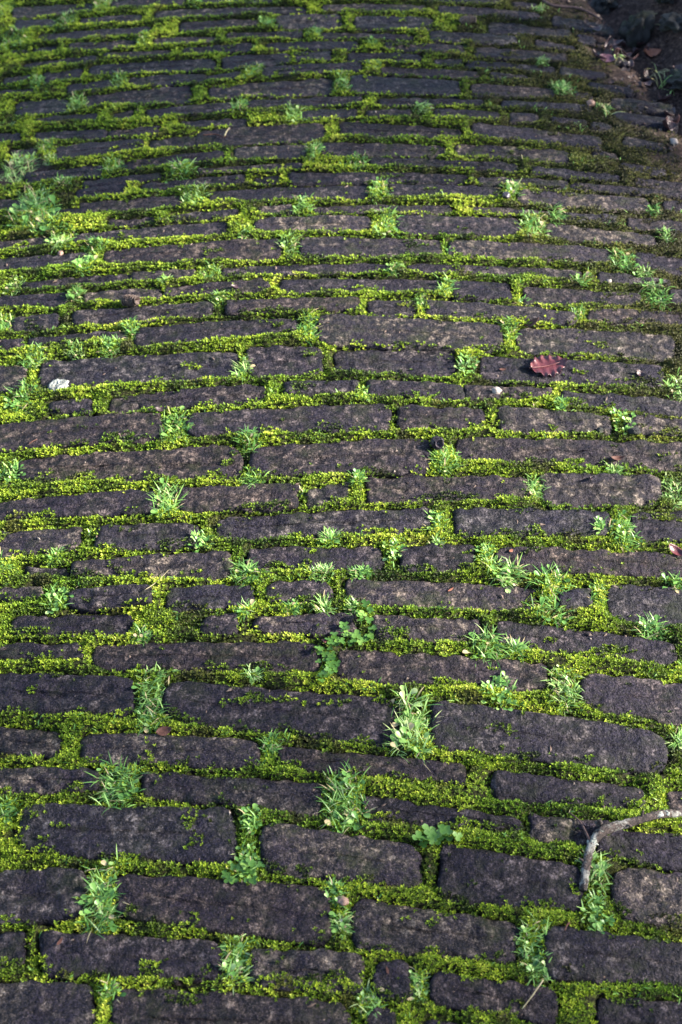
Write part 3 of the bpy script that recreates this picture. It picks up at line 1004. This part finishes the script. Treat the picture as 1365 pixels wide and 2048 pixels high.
# ------------------------------------------------------------------ loose things on the path
def blob(name, dims, mat, seed, rough=0.18, sub=3, parent=None, freq=1.6):
    import bmesh
    bm = bmesh.new()
    bmesh.ops.create_icosphere(bm, subdivisions=sub, radius=1.0)
    from mathutils import noise as mn
    for v in bm.verts:
        nrm = v.co.normalized()
        f = 1 + rough * mn.noise(nrm * freq + Vector((seed * 3.1, seed * 1.7, 0))) * 2 + rough * 0.5 * mn.noise(nrm * freq * 3.1 + Vector((0, seed * 2.3, 1)))
        v.co = Vector((nrm.x * dims[0] * f, nrm.y * dims[1] * f, nrm.z * dims[2] * f))
    me = bpy.data.meshes.new(name); bm.to_mesh(me); bm.free()
    me.polygons.foreach_set('use_smooth', np.ones(len(me.polygons), bool))
    me.materials.append(mat)
    return me


def tube(name, pts, radii, mat, n=8, lump=0.0, seed=0):
    V, F = [], []
    rr = random.Random(seed)
    pts = [np.array(p, float) for p in pts]
    for k, p in enumerate(pts):
        d = pts[min(k + 1, len(pts) - 1)] - pts[max(k - 1, 0)]
        d /= np.linalg.norm(d) + 1e-9
        u = np.cross(d, (0, 0, 1.0))
        if np.linalg.norm(u) < 1e-3: u = np.array([1.0, 0, 0])
        u /= np.linalg.norm(u); w = np.cross(u, d)
        for i in range(n):
            a = 2 * math.pi * i / n
            r = radii[k] * (1 + lump * rr.uniform(-1, 1))
            V.append(tuple(p + u * r * math.cos(a) + w * r * math.sin(a)))
    for k in range(len(pts) - 1):
        for i in range(n):
            j = (i + 1) % n
            F.append((k * n + i, k * n + j, (k + 1) * n + j, (k + 1) * n + i))
    F.append(tuple(range(n))[::-1]); F.append(tuple((len(pts) - 1) * n + i for i in range(n)))
    me = bpy.data.meshes.new(name); me.from_pydata(V, [], F)
    me.polygons.foreach_set('use_smooth', np.ones(len(F), bool)); me.materials.append(mat)
    return me


def smooth_line(pts, per=6):
    out = []
    P_ = [np.array(p, float) for p in pts]
    P_ = [2 * P_[0] - P_[1]] + P_ + [2 * P_[-1] - P_[-2]]
    for k in range(1, len(P_) - 2):
        for i in range(per):
            t = i / per
            a, b, c, d = P_[k - 1:k + 3]
            out.append(0.5 * (2 * b + (c - a) * t + (2 * a - 5 * b + 4 * c - d) * t * t + (3 * b - a - 3 * c + d) * t ** 3))
    out.append(P_[-2])
    return out


def leaf_mesh(name, L, W, mat, lobes=0, lobe_amp=0.0, curl=0.0, cross=0.0, wave=0.0, seed=0, thick=0.0004):
    """leaf along +x from the stalk, with lobed margin, curled and wavy; two-sided thin solid"""
    rr = random.Random(seed)
    nu, nv = 37, 9
    V, F = [], []
    phs = rr.uniform(0, 6)
    for side in (0, 1):
        for i in range(nu):
            u = i / (nu - 1)
            base = math.sin(math.pi * (u ** 0.85)) ** 0.75 if 0 < u < 1 else 0.0
            for j in range(nv):
                v = -1 + 2 * j / (nv - 1)
                lob = 1.0
                if lobes:
                    lob = 1 - lobe_amp * (0.5 + 0.5 * math.cos(2 * math.pi * (lobes * u + (0.12 if v > 0 else 0.0))))
                hw = W / 2 * base * (1 - (1 - lob) * abs(v) ** 2)
                x = (u - 0.5) * L; y = v * hw
                z = curl * L * (2 * u - 1) ** 2 + cross * W * v * v * (0.6 + 0.4 * math.sin(5 * u + phs)) + wave * W * abs(v) ** 2 * math.sin(2 * math.pi * lobes * u + phs * (1 if v > 0 else 1.7))
                V.append((x, y, z - side * thick))
    n1_ = nu * nv
    for side in (0, 1):
        for i in range(nu - 1):
            for j in range(nv - 1):
                a = side * n1_ + i * nv + j
                f = (a, a + nv, a + nv + 1, a + 1)
                F.append(f if side == 0 else f[::-1])
    for j, fl in ((0, 1), (nv - 1, 0)):
        for i in range(nu - 1):
            a = i * nv + j
            f = (a, a + nv, a + nv + n1_, a + n1_)
            F.append(f[::-1] if fl else f)
    me = bpy.data.meshes.new(name); me.from_pydata(V, [], F); me.validate()
    me.polygons.foreach_set('use_smooth', np.ones(len(me.polygons), bool)); me.materials.append(mat)
    return me


def top_z(x, y, r=0.006):
    X = x + np.array([-r, 0, r, 0, 0]); Y = y + np.array([0, 0, 0, -r, r])
    return float(np.max(sample(ZMOSS, X, Y)))


def place(o, px, py, lift=0.0, rot=(0, 0, 0), r=0.006):
    x, y = unproject(px, py)
    o.location = (x, y, top_z(x, y, r) + lift)
    o.rotation_euler = rot
    return o


# oak leaf
leaf = add_obj('oak_leaf', leaf_mesh('oak_leaf', 0.064, 0.054, MAT_REDLEAF, 5.0, 0.17, 0.05, 0.09, 0.05, 3),
               label='fallen red-brown oak leaf with wavy lobed edge on a sett', cat='leaf')
place(leaf, 1097, 740, 0.0045, (0.10, -0.08, math.radians(14)))
vein = add_obj('midrib', tube('midrib', [(-0.034, -0.001, 0.007), (-0.024, 0, 0.0042), (-0.01, 0.0, 0.0012), (0.008, 0.0005, 0.0008), (0.024, 0, 0.004)], [0.0009, 0.0008, 0.0007, 0.0005, 0.0002], MAT_VEIN, 6), parent=leaf)
# other leaves: x, y, length m, width m, material, rotation, name, label
LEAVES = [
 (1066, 654, 0.027, 0.020, MAT_BROWNLEAF, (-0.25, -0.45, 0.3), 'curled_leaf', 'curled dry brown leaf scrap standing in the joint above the oak leaf', 0.18),
 (330, 1470, 0.021, 0.013, MAT_BROWNLEAF, (0.25, -0.1, 0.25), 'small_leaf', 'small oval brown leaf on the far edge of a sett', 0.12),
 (1234, 926, 0.022, 0.009, MAT_BROWNLEAF, (0.1, 0.05, 0.15), 'small_leaf', 'narrow tan leaf lying on moss over a wide sett', 0.2),
 (1352, 1112, 0.030, 0.014, MAT_REDLEAF, (0.2, 0.2, -0.6), 'small_leaf', 'folded red-brown leaf where the path runs out of view', 0.25),
 (1214, 128, 0.036, 0.026, MAT_PURPLELEAF, (0.25, 0.1, -0.45), 'fallen_leaf', 'dull purple fallen leaf on the flat setts beside the gutter', 0.12),
 (1304, 102, 0.042, 0.026, MAT_ORANGELEAF, (0.3, 0.1, 0.2), 'fallen_leaf', 'orange brown fallen leaf against the bank', 0.15),
 (1006, 744, 0.012, 0.005, MAT_BROWNLEAF, (0.1, 0, 0.1), 'leaf_scrap', 'tiny brown leaf scrap left of the oak leaf stalk', 0.1),
 (1280, 757, 0.018, 0.010, MAT_DARKLEAF, (0.2, 0.3, -0.7), 'leaf_scrap', 'dark curled leaf scrap on the sett beside the oak leaf', 0.3),
 (474, 583, 0.020, 0.007, MAT_DARKLEAF, (0.1, 0.1, 0.0), 'leaf_scrap', 'dark red leaf scrap on a sett edge', 0.2),
 (324, 826, 0.020, 0.009, MAT_DARKLEAF, (0.2, 0.1, 0.1), 'leaf_scrap', 'black leaf scrap tucked beside a full grass tuft', 0.2),
 (122, 1890, 0.012, 0.004, MAT_BROWNLEAF, (0.1, 0.1, 1.1), 'leaf_scrap', 'sliver of red-brown leaf on a dark sett', 0.1),
 (775, 1950, 0.011, 0.003, MAT_BROWNLEAF, (0.1, 0.1, 1.8), 'leaf_scrap', 'thin red leaf sliver on the smallest square sett', 0.1),
 (902, 1182, 0.012, 0.003, MAT_ORANGELEAF, (0, 0.1, 0.8), 'leaf_scrap', 'thin orange needle scrap on a long sett', 0.05),
 (1022, 1110, 0.008, 0.005, MAT_ORANGELEAF, (0.1, 0.1, 0.8), 'leaf_scrap', 'tiny orange flake at the end of a long sett', 0.05),
 (648, 1290, 0.010, 0.007, MAT_REDLEAF, (0.2, 0.5, 0.9), 'leaf_scrap', 'dark red leaf scrap among the trailing clover', 0.2),
 (1180, 965, 0.010, 0.006, MAT_DARKLEAF, (0.2, 0.5, 0.9), 'leaf_scrap', 'small dark leaf scrap standing on a sett', 0.3),
]
for k, (px, py, L, W, mt, rot, nm_, lab, curl) in enumerate(LEAVES):
    o = add_obj(nm_, leaf_mesh(nm_, L, W, mt, 0, 0, curl, curl * 0.9, 0, 20 + k), label=lab, cat='leaf')
    place(o, px, py, 0.001 + 0.15 * W, rot)


def cone(name, R, H, mat, label, px, py, rot, seed):
    """small woody cone: core and spiral rows of open scales"""
    rr = random.Random(seed)
    o = add_obj(name, None, label=label, cat='cone')
    add_obj('core', blob('core', (R * 0.62, R * 0.62, H * 0.45), mat, seed, 0.1, 2), parent=o)
    V, F = [], []
    rows = 7
    for k in range(rows):
        t = (k + 0.5) / rows
        z = -H * 0.45 + H * 0.92 * t
        rad = R * 0.55 * math.sin(math.pi * (0.12 + 0.8 * t)) ** 0.7
        cnt = 9
        for i in range(cnt):
            a = 2 * math.pi * (i / cnt + k * 0.382) + rr.uniform(-.1, .1)
            d = np.array([math.cos(a), math.sin(a), 0]); s = np.array([-d[1], d[0], 0])
            lift = 0.35 + 0.5 * t + rr.uniform(-.1, .15)
            b = len(V)
            p0 = d * rad * 0.5 + np.array([0, 0, z])
            dirn = d * math.cos(lift) + np.array([0, 0, math.sin(lift)])
            l = R * rr.uniform(0.55, 0.72)
            w = R * 0.26
            nrm = np.cross(s, dirn)
            for sg in (0, -1):
                off = nrm * sg * R * 0.07
                for (tt, ww) in ((0, .5), (0.6, 1.0), (1.0, 0.75)):
                    for e in (-1, 1):
                        V.append(tuple(p0 + dirn * l * tt + s * e * w * ww + off + np.array([0, 0, (tt ** 2) * 0.12 * R])))
            F += [(b, b + 1, b + 3, b + 2), (b + 2, b + 3, b + 5, b + 4), (b + 7, b + 6, b + 8, b + 9), (b + 9, b + 8, b + 10, b + 11),
                  (b + 4, b + 5, b + 11, b + 10), (b, b + 2, b + 8, b + 6), (b + 2, b + 4, b + 10, b + 8), (b + 3, b + 1, b + 7, b + 9), (b + 5, b + 3, b + 9, b + 11)]
    me = bpy.data.meshes.new('scales'); me.from_pydata(V, [], F); me.materials.append(mat)
    add_obj('scales', me, parent=o)
    place(o, px, py, R * 0.62, rot)
    return o


c1 = cone('fallen_cone', 0.0135, 0.030, MAT_CONE, 'weathered brown cone with a stalk lying in a mossy joint', 258, 612, (1.25, 0.2, 1.1), 1)
add_obj('stalk', tube('stalk', [(0, 0, 0.010), (0.003, 0, 0.018), (0.005, 0.002, 0.031)], [0.0011, 0.0009, 0.0007], MAT_BROWNLEAF, 6), parent=c1)
cone('fallen_cone', 0.0125, 0.026, MAT_DARKCONE, 'black wet cone sitting above a grass tuft between two setts', 874, 894, (0.9, -0.3, 0.4), 2)
cone('fallen_cone', 0.0125, 0.036, MAT_CONE, 'dull brown cone lying in the joint far up the path', 932, 52, (1.45, 0.1, 1.45), 3)

# pebbles and lichen
PEB = [(993, 790, 0.0082, MAT_PEBBLE, 'smooth pale pebble in the moss near the oak leaf'), (122, 510, 0.0065, MAT_BROWNPEB, 'small reddish brown pebble below a grass tuft'),
       (686, 1808, 0.0075, MAT_BROWNPEB, 'tan pebble in the joint beside a small grass tuft'), (1218, 568, 0.0055, MAT_PEBBLE, 'tiny pale pink pebble on the end of a flat sett'),
       (1348, 286, 0.009, MAT_PEBBLE, 'cream pebble on the flat setts by the gutter'), (1182, 212, 0.010, MAT_BROWNPEB, 'brown pebble at the end of a far sett'),
       (1012, 402, 0.0095, MAT_DARKCONE, 'dark round stone chip sitting in a joint'), (1268, 870, 0.010, MAT_ROCK, 'grey stone chip beside the pale weed patch'),
       (1200, 865, 0.006, MAT_ROCK, 'small grey chip in the moss of a wide joint'), (682, 1846, 0.0028, MAT_LICHEN, 'tiny white pebble in the mossy joint below the tan pebble')]
for k, (px, py, r, mt, lab) in enumerate(PEB):
    o = add_obj('pebble', blob('pebble', (r, r * 0.8, r * 0.62), mt, 40 + k, 0.16, 3), label=lab, cat='pebble')
    place(o, px, py, r * 0.30, (0.2, 0.1, k * 1.3), r * 0.5)
# lichen crust: many small overlapping lobes on the stone
lx, ly = unproject(118, 774)
V, F = [], []
lz0 = top_z(lx, ly, 0.002)
nr, ns = 9, 48
for i in range(nr + 1):
    for j in range(ns):
        a = 2 * math.pi * j / ns
        edge = 1 + 0.30 * float(fbm(np.array(1.9 * math.cos(a)), np.array(1.9 * math.sin(a)), 90, 3))
        r = i / nr * edge
        x_, y_ = 0.0185 * r * math.cos(a), 0.0165 * r * math.sin(a)
        zz = ground_z(lx + x_, ly + y_) - lz0
        h = (0.0026 + 0.0022 * float(pn(np.array((lx + x_) * 330), np.array((ly + y_) * 330), 91))) * (1 if i < nr else 0) - (0.0006 if i == nr else 0)
        V.append((x_, y_, zz + h))
for i in range(nr):
    for j in range(ns):
        k2 = (j + 1) % ns
        F.append((i * ns + j, (i + 1) * ns + j, (i + 1) * ns + k2, i * ns + k2))
me = bpy.data.meshes.new('lichen_crust'); me.from_pydata(V, [], F); me.validate(); me.materials.append(MAT_LICHEN)
me.polygons.foreach_set('use_smooth', np.ones(len(me.polygons), bool))
add_obj('lichen_crust', me, loc=(lx, ly, lz0), label='white lichen crust on the corner of a long sett', cat='lichen')

# branch with lichen
def ground_line(pix, lifts):
    return [np.array([*unproject(px, py), 0]) + np.array([0, 0, top_z(*unproject(px, py), 0.004) + l]) for (px, py), l in zip(pix, lifts)]


bp = ground_line([(1166, 1784), (1172, 1738), (1182, 1698), (1206, 1672), (1258, 1654), (1290, 1647), (1330, 1638), (1400, 1634), (1480, 1622)],
                 [0.0025, 0.004, 0.005, 0.006, 0.006, 0.005, 0.004, 0.004, 0.006])
o0 = bp[0].copy()
line = smooth_line([p - o0 for p in bp], 7)
rad = np.interp(np.arange(len(line)), [0, 14, 22, 30, 34, 36, 56], [0.0050, 0.0054, 0.0061, 0.0050, 0.0043, 0.0052, 0.0041])
br = add_obj('fallen_branch', None, loc=tuple(o0), label='crooked fallen branch patched with white lichen lying across the setts', cat='branch')
add_obj('stem', tube('stem', line, list(rad), MAT_BARK, 16, 0.16, 3), parent=br)
tw = ground_line([(1182, 1700), (1168, 1668), (1158, 1652), (1138, 1632)], [0.008, 0.006, 0.005, 0.005])
add_obj('side_twig', tube('side_twig', smooth_line([p - o0 for p in tw], 5), list(np.linspace(0.0018, 0.0009, 16)), MAT_TWIG, 7, 0.15, 4), parent=br)
kn = ground_line([(1196, 1660)], [0.010])[0] - o0
add_obj('knot', blob('knot', (0.0036, 0.003, 0.0045), MAT_BARK, 9, 0.5, 3), parent=br, loc=tuple(kn))
lp = line[15]
for k_, (i_, dx_, dy_, dz_) in enumerate(((33, 0.002, 0.006, 0.010), (8, -0.009, 0.004, 0.005), (27, 0.003, -0.008, 0.006))):
    b_ = np.array(line[i_])
    add_obj('stub', tube('stub', [b_, b_ + np.array([dx_, dy_, dz_]) * 0.6, b_ + np.array([dx_, dy_, dz_])], [0.0022, 0.0016, 0.0012], MAT_BARK, 7, 0.15, k_), parent=br)
for k, (ii, s) in enumerate(((15, 1.0), (16, 0.8), (20, 0.6), (40, 0.9), (42, 0.8), (47, 0.7), (24, 0.5))):
    c = line[min(ii, len(line) - 1)]
    add_obj('lichen_patch', blob('lichen_patch', (0.0052 * s, 0.0040 * s, 0.0020), MAT_LICHEN, 60 + k, 0.5, 3), parent=br, loc=tuple(np.array(c) + np.array([0, -0.001, 0.0030])))

# twigs and straws: pixel line, radius, material, name, label
LINES = [([(1078, 4), (1106, 17), (1160, 24), (1204, 40)], 0.004, MAT_TWIG, 'fallen_twig', 'black fallen twig reaching from the gutter onto the setts', 'twig', 0.006),
         ([(1086, 1966), (1066, 1996), (1044, 2024)], 0.0009, MAT_DRY, 'straw', 'single pale straw lying across the corner of a sett', 'straw', 0.004),
         ([(406, 276), (432, 274), (452, 280)], 0.0014, MAT_BROWNLEAF, 'thin_twig', 'thin curved brown twig on a far sett', 'twig', 0.004),
         ([(450, 282), (455, 272), (460, 266)], 0.0016, MAT_DRY, 'straw', 'short tan straw stub at the end of a thin twig', 'straw', 0.010),
         ([(292, 1190), (308, 1178), (326, 1160), (338, 1148)], 0.0006, MAT_DRY, 'straw', 'pale bent grass straw over a mossy joint', 'straw', 0.004),
         ([(395, 370), (402, 374), (412, 378)], 0.0014, MAT_DRY, 'straw', 'short straw across the end of a narrow sett', 'straw', 0.004),
         ([(60, 898), (68, 893), (76, 888)], 0.0011, MAT_BROWNLEAF, 'thin_twig', 'short brown twig fragment on a wide sett', 'twig', 0.002),
         ([(1138, 1852), (1132, 1862), (1128, 1872)], 0.0012, MAT_BROWNLEAF, 'thin_twig', 'short grey brown twig bit below the branch end', 'twig', 0.003)]
for k, (pix, r, mt, nm_, lab, cat, lift) in enumerate(LINES):
    pts = ground_line(pix, [lift] * len(pix))
    o0 = pts[0].copy()
    ln_ = smooth_line([p - o0 for p in pts], 6)
    add_obj(nm_, tube(nm_, ln_, list(np.linspace(r, r * 0.7, len(ln_))), mt, 7, 0.12, k), loc=tuple(o0), label=lab, cat=cat)

# ------------------------------------------------------------------ gutter and bank at the far right
ROCKS = [(1272, 66, (0.034, 0.030, 0.052), 'tall dark wet rock standing at the foot of the bank'),
         (1326, 36, (0.032, 0.026, 0.016), 'grey rounded rock behind the tall dark rock'),
         (1344, 84, (0.032, 0.030, 0.018), 'grey rock on the bank above the orange leaf'),
         (1376, 168, (0.040, 0.045, 0.020), 'mossy rock low on the bank'),
         (1210, -8, (0.035, 0.03, 0.02), 'dark rock half buried at the head of the gutter')]
for k, (px, py, dm, lab) in enumerate(ROCKS):
    o = add_obj('rock', blob('rock', dm, MAT_ROCK, 70 + k, 0.34, 4, freq=2.3), label=lab, cat='rock')
    x, y = unproject(px, py)
    o.location = (x, y, ground_z(x, y) + dm[2] * 0.30)
    o.rotation_euler = (0.1 * k, 0.15, k * 1.1)
rr = random.Random(5)
for k in range(26):
    px = rr.uniform(1190, 1300); py = rr.uniform(38, 120) + (px - 1190) * 0.25
    if k > 18:
        px = rr.uniform(1290, 1362); py = rr.uniform(150, 260)
    L = rr.uniform(0.022, 0.042)
    o = add_obj('curled_leaf', leaf_mesh('curled_leaf', L, L * rr.uniform(0.5, 0.75), MAT_DARKLEAF, 0, 0, rr.uniform(0.2, 0.5), rr.uniform(0.2, 0.5), 0, 200 + k),
                label='dark curled rotting leaf in the litter of the gutter', cat='leaf', group='rotting leaves in the gutter')
    place(o, px, py, 0.004, (rr.uniform(-.6, .6), rr.uniform(-.6, .6), rr.uniform(0, 6.28)))
for k, (px, py, s) in enumerate(((1296, 58, 1.0), (1232, 118, 0.55), (1318, 135, 0.9), (1328, 158, 1.1), (1345, 175, 0.9), (1350, 40, 0.8), (1212, 236, 0.8), (1330, 30, 0.8))):
    x, y = unproject(px, py)
    V, F, A, T = [], [], [], []
    for _ in range(7):
        strip_blade(V, F, A, T, (rr.gauss(0, .006), rr.gauss(0, .006), 0), rr.uniform(0, 6.28), rr.uniform(0.1, 0.8), 0.055 * s * rr.uniform(0.5, 1.2), 0.0022, rr.choice((0.85, 0.93, 0.97, 1.0)), rr.uniform(0.3, 0.75))
    add_obj('dry_grass', mesh_from('dry_grass', V, F, A, T, MAT_GRASS), loc=(x, y, ground_z(x, y)), label='straggly yellowing grass stems on the soil of the bank', cat='grass', group='dry grass on the bank')

# ------------------------------------------------------------------ young trees on the bank to the right, between the path and the sun
MAT_TRUNK = simple('tree_bark', [(0.3, (0.03, 0.024, 0.02)), (0.7, (0.10, 0.085, 0.07))], 20, 0.9, 0.8, 0.01)
MAT_LEAF = leafy('tree_leaves', lambda M: M.ramp(M.noise(9, 2), [(0.3, (0.030, 0.060, 0.014)), (0.7, (0.075, 0.115, 0.025))]), 0.25, 0.5, 0.3)


def tree(foot, centre, radii, shear, leaves, seed, label):
    """trunk with limbs and a leafy crown; shear leans the upper crown along y"""
    rr = random.Random(seed)
    o = add_obj('young_tree', None, loc=foot, label=label, cat='tree')
    f = np.array(foot); c = np.array(centre) - f
    top = c + np.array([0, 0, radii[2] * 0.5])
    line = smooth_line([(0, 0, -0.1), c * 0.35 + np.array([0.05, 0.03, 0]), c * 0.75 + np.array([-0.03, 0.05, 0]), top], 6)
    add_obj('trunk', tube('trunk', line, list(np.linspace(0.055, 0.012, len(line))), MAT_TRUNK, 10, 0.08, seed), parent=o)
    V, F = [], []
    for k in range(9):
        st = line[int(len(line) * rr.uniform(0.5, 0.9))]
        an = rr.uniform(0, 6.28)
        end = c + np.array([radii[0] * 0.8 * math.cos(an), radii[1] * 0.8 * math.sin(an), radii[2] * rr.uniform(-.5, .7)])
        add_obj('limb', tube('limb', smooth_line([st, (st + end) / 2 + np.array([0, 0, 0.08]), end], 5), list(np.linspace(0.016, 0.004, 11)), MAT_TRUNK, 6, 0.1, k), parent=o)
    clumps = [(rr.gauss(0, .45), rr.gauss(0, .45), rr.gauss(0, .45)) for _ in range(26)]
    for _ in range(leaves):
        cl = rr.choice(clumps)
        p = np.array([cl[0] + rr.gauss(0, .2), cl[1] + rr.gauss(0, .2), cl[2] + rr.gauss(0, .2)])
        if np.linalg.norm(p) > 1.15: continue
        p = p * np.array(radii)
        p[1] += shear * p[2]
        p = c + p
        az, tl = rr.uniform(0, 6.28), rr.uniform(-0.9, 0.9)
        d = np.array([math.cos(az) * math.cos(tl), math.sin(az) * math.cos(tl), math.sin(tl)])
        s_ = np.cross(d, [rr.gauss(0, .4), rr.gauss(0, .4), 1.0]); s_ /= np.linalg.norm(s_)
        L = rr.uniform(0.045, 0.075); b = len(V)
        V += [tuple(p), tuple(p + d * L * 0.5 + s_ * L * 0.3), tuple(p + d * L), tuple(p + d * L * 0.5 - s_ * L * 0.3)]
        F.append((b, b + 1, b + 2, b + 3))
    me = bpy.data.meshes.new('crown'); me.from_pydata(V, [], F); me.materials.append(MAT_LEAF)
    add_obj('crown', me, parent=o)


tree((5.0, 0.7, -0.37), (4.95, 0.60, 2.70), (0.6, 0.66, 0.75), 0.9, 3000, 1, 'young leafy tree on the bank level with the clover')

# dense evergreen shrub added out of view, shaped to shade the far end of the path
rr = random.Random(77)
sh = add_obj('shade_shrub', None, loc=(2.75, 3.47, -0.38), label='unseen dense shrub on the bank beside the far end of the path', cat='shade_shrub')
for k in range(7):
    e = np.array([rr.uniform(-.3, .3), rr.uniform(-.9, .9), rr.uniform(1.3, 2.2)])
    add_obj('stem', tube('stem', smooth_line([np.array([rr.gauss(0, .06), rr.gauss(0, .15), -0.05]), e * 0.5 + np.array([0, .05, 0]), e], 5), list(np.linspace(0.03, 0.006, 11)), MAT_TRUNK, 7, 0.1, k), parent=sh)
V, F = [], []
while len(F) < 6000:
    p = np.array([rr.uniform(-1, 1), rr.uniform(-1, 1), rr.uniform(-1, 1)])
    if (p ** 4).sum() > 1: continue
    p = p * np.array([0.42, 1.12, 0.78]) + np.array([0, 0, 1.72])
    p[1] += 0.05 * math.sin(p[2] * 5) + 0.03 * math.sin(p[2] * 13)
    az, tl = rr.uniform(0, 6.28), rr.uniform(-0.9, 0.9)
    d = np.array([math.cos(az) * math.cos(tl), math.sin(az) * math.cos(tl), math.sin(tl)])
    s_ = np.cross(d, [rr.gauss(0, .4), rr.gauss(0, .4), 1.0]); s_ /= np.linalg.norm(s_)
    L = rr.uniform(0.045, 0.08); b = len(V)
    V += [tuple(p), tuple(p + d * L * 0.5 + s_ * L * 0.3), tuple(p + d * L), tuple(p + d * L * 0.5 - s_ * L * 0.3)]
    F.append((b, b + 1, b + 2, b + 3))
me = bpy.data.meshes.new('foliage'); me.from_pydata(V, [], F); me.materials.append(MAT_LEAF)
add_obj('foliage', me, parent=sh)

# ------------------------------------------------------------------ fine grass between the tufts, and grit
V, F, A, T = [], [], [], []
rr = random.Random(31)
cand = rng.random((16000, 2)) * np.array([2.0, 2.9]) + np.array([-1.0, 0.55])
lim = 0.24 * (cand[:, 1] * math.cos(PITCH) + CAM_H * math.sin(PITCH)) + 0.1
dens = smooth(0.05, 0.5, fbm(cand[:, 0] * 8, cand[:, 1] * 8, 97, 3) + 0.12)
cand = cand[(np.abs(cand[:, 0]) < lim) & (sample(SDF, cand[:, 0], cand[:, 1]) > 0.001) & (sample(SOIL, cand[:, 0], cand[:, 1]) < 0.4) & (rng.random(len(cand)) < dens)]
for (x, y) in cand[:2600]:
    gz = ground_z(x, y)
    for _ in range(rr.choice((1, 2, 2, 3))):
        strip_blade(V, F, A, T, (x + rr.gauss(0, .002), y + rr.gauss(0, .002), gz), rr.uniform(0, 6.28), rr.uniform(0.3, 1.2), rr.uniform(0.006, 0.013), rr.uniform(0.0010, 0.0018), min(1, max(0, rr.gauss(0.5, 0.25))), rr.uniform(0.05, 0.35))
add_obj('grass', mesh_from('grass', V, F, A, T, MAT_GRASS), kind='stuff', label='fine scattered grass blades among the moss', cat='grass')

V, F = [], []
gp = rng.random((1500, 2)) * np.array([2.0, 2.9]) + np.array([-1.0, 0.55])
for (x, y) in gp:
    if abs(x) > 0.24 * (y * math.cos(PITCH) + CAM_H * math.sin(PITCH)) + 0.1: continue
    r = 0.0008 + 0.0018 * rr.random() ** 3
    el_ = rr.uniform(1, 3.2); a = rr.uniform(0, 6.28)
    z = ground_z(x, y) + r * 0.5; b = len(V)
    for (u, v, w_) in ((1, 0, 0), (0, 1, 0), (-1, 0, 0), (0, -1, 0), (0, 0, 1), (0, 0, -1)):
        u *= el_ * rr.uniform(.7, 1.2); v *= rr.uniform(.7, 1.2)
        V.append((x + r * (u * math.cos(a) - v * math.sin(a)), y + r * (u * math.sin(a) + v * math.cos(a)), z + r * 0.7 * w_))
    for i in range(4):
        j = (i + 1) % 4
        F += [(b + i, b + j, b + 4), (b + j, b + i, b + 5)]
MAT_GRIT = simple('grit', [(0.3, (0.03, 0.018, 0.015)), (0.55, (0.10, 0.065, 0.05)), (0.75, (0.30, 0.26, 0.22))], 60, 0.7)
me = bpy.data.meshes.new('grit'); me.from_pydata(V, [], F); me.materials.append(MAT_GRIT)
add_obj('grit', me, kind='stuff', label='fine grit and bark crumbs scattered over the path', cat='grit')
print('TRIS', sum(len(o.data.loop_triangles) if o.data.calc_loop_triangles() is None else 0 for o in scene.objects if o.type == 'MESH'))

# crumbled leaf litter on the soil of the gutter and bank
V, F = [], []
lp_ = rng.random((9000, 2)) * np.array([0.9, 1.6]) + np.array([0.35, 2.1])
gl = gutter(lp_[:, 0], lp_[:, 1])
lp_ = lp_[(gl > -0.05) & (gl < 0.35)][:1500]
for (x, y) in lp_:
    L = rr.uniform(0.004, 0.016); a = rr.uniform(0, 6.28); t = rr.uniform(-.6, .6); b = len(V)
    d = np.array([math.cos(a) * math.cos(t), math.sin(a) * math.cos(t), math.sin(t)]); s_ = np.array([-math.sin(a), math.cos(a), rr.uniform(-.6, .6)])
    p = np.array([x, y, ground_z(x, y) + 0.003]); w_ = L * rr.uniform(0.12, 0.35)
    V += [tuple(p - d * L / 2), tuple(p + s_ * w_ + np.array([0, 0, .3 * w_])), tuple(p + d * L / 2), tuple(p - s_ * w_ + np.array([0, 0, .3 * w_])), tuple(p + np.array([0, 0, -0.2 * w_]))]
    F += [(b, b + 4, b + 1), (b + 1, b + 4, b + 2), (b + 2, b + 4, b + 3), (b + 3, b + 4, b)]
MAT_LITTER = Mat('crumbled_leaves')
MAT_LITTER.set(Base_Color=MAT_LITTER.ramp(MAT_LITTER.noise(85, 2), [(0.35, (0.012, 0.007, 0.007)), (0.5, (0.05, 0.025, 0.022)), (0.62, (0.10, 0.055, 0.04)), (0.7, (0.22, 0.16, 0.10))]), Roughness=0.6)
me = bpy.data.meshes.new('leaf_litter'); me.from_pydata(V, [], F); me.materials.append(MAT_LITTER.m)
add_obj('leaf_litter', me, kind='stuff', label='crumbled dark leaf litter on the soil of the bank', cat='leaf litter')
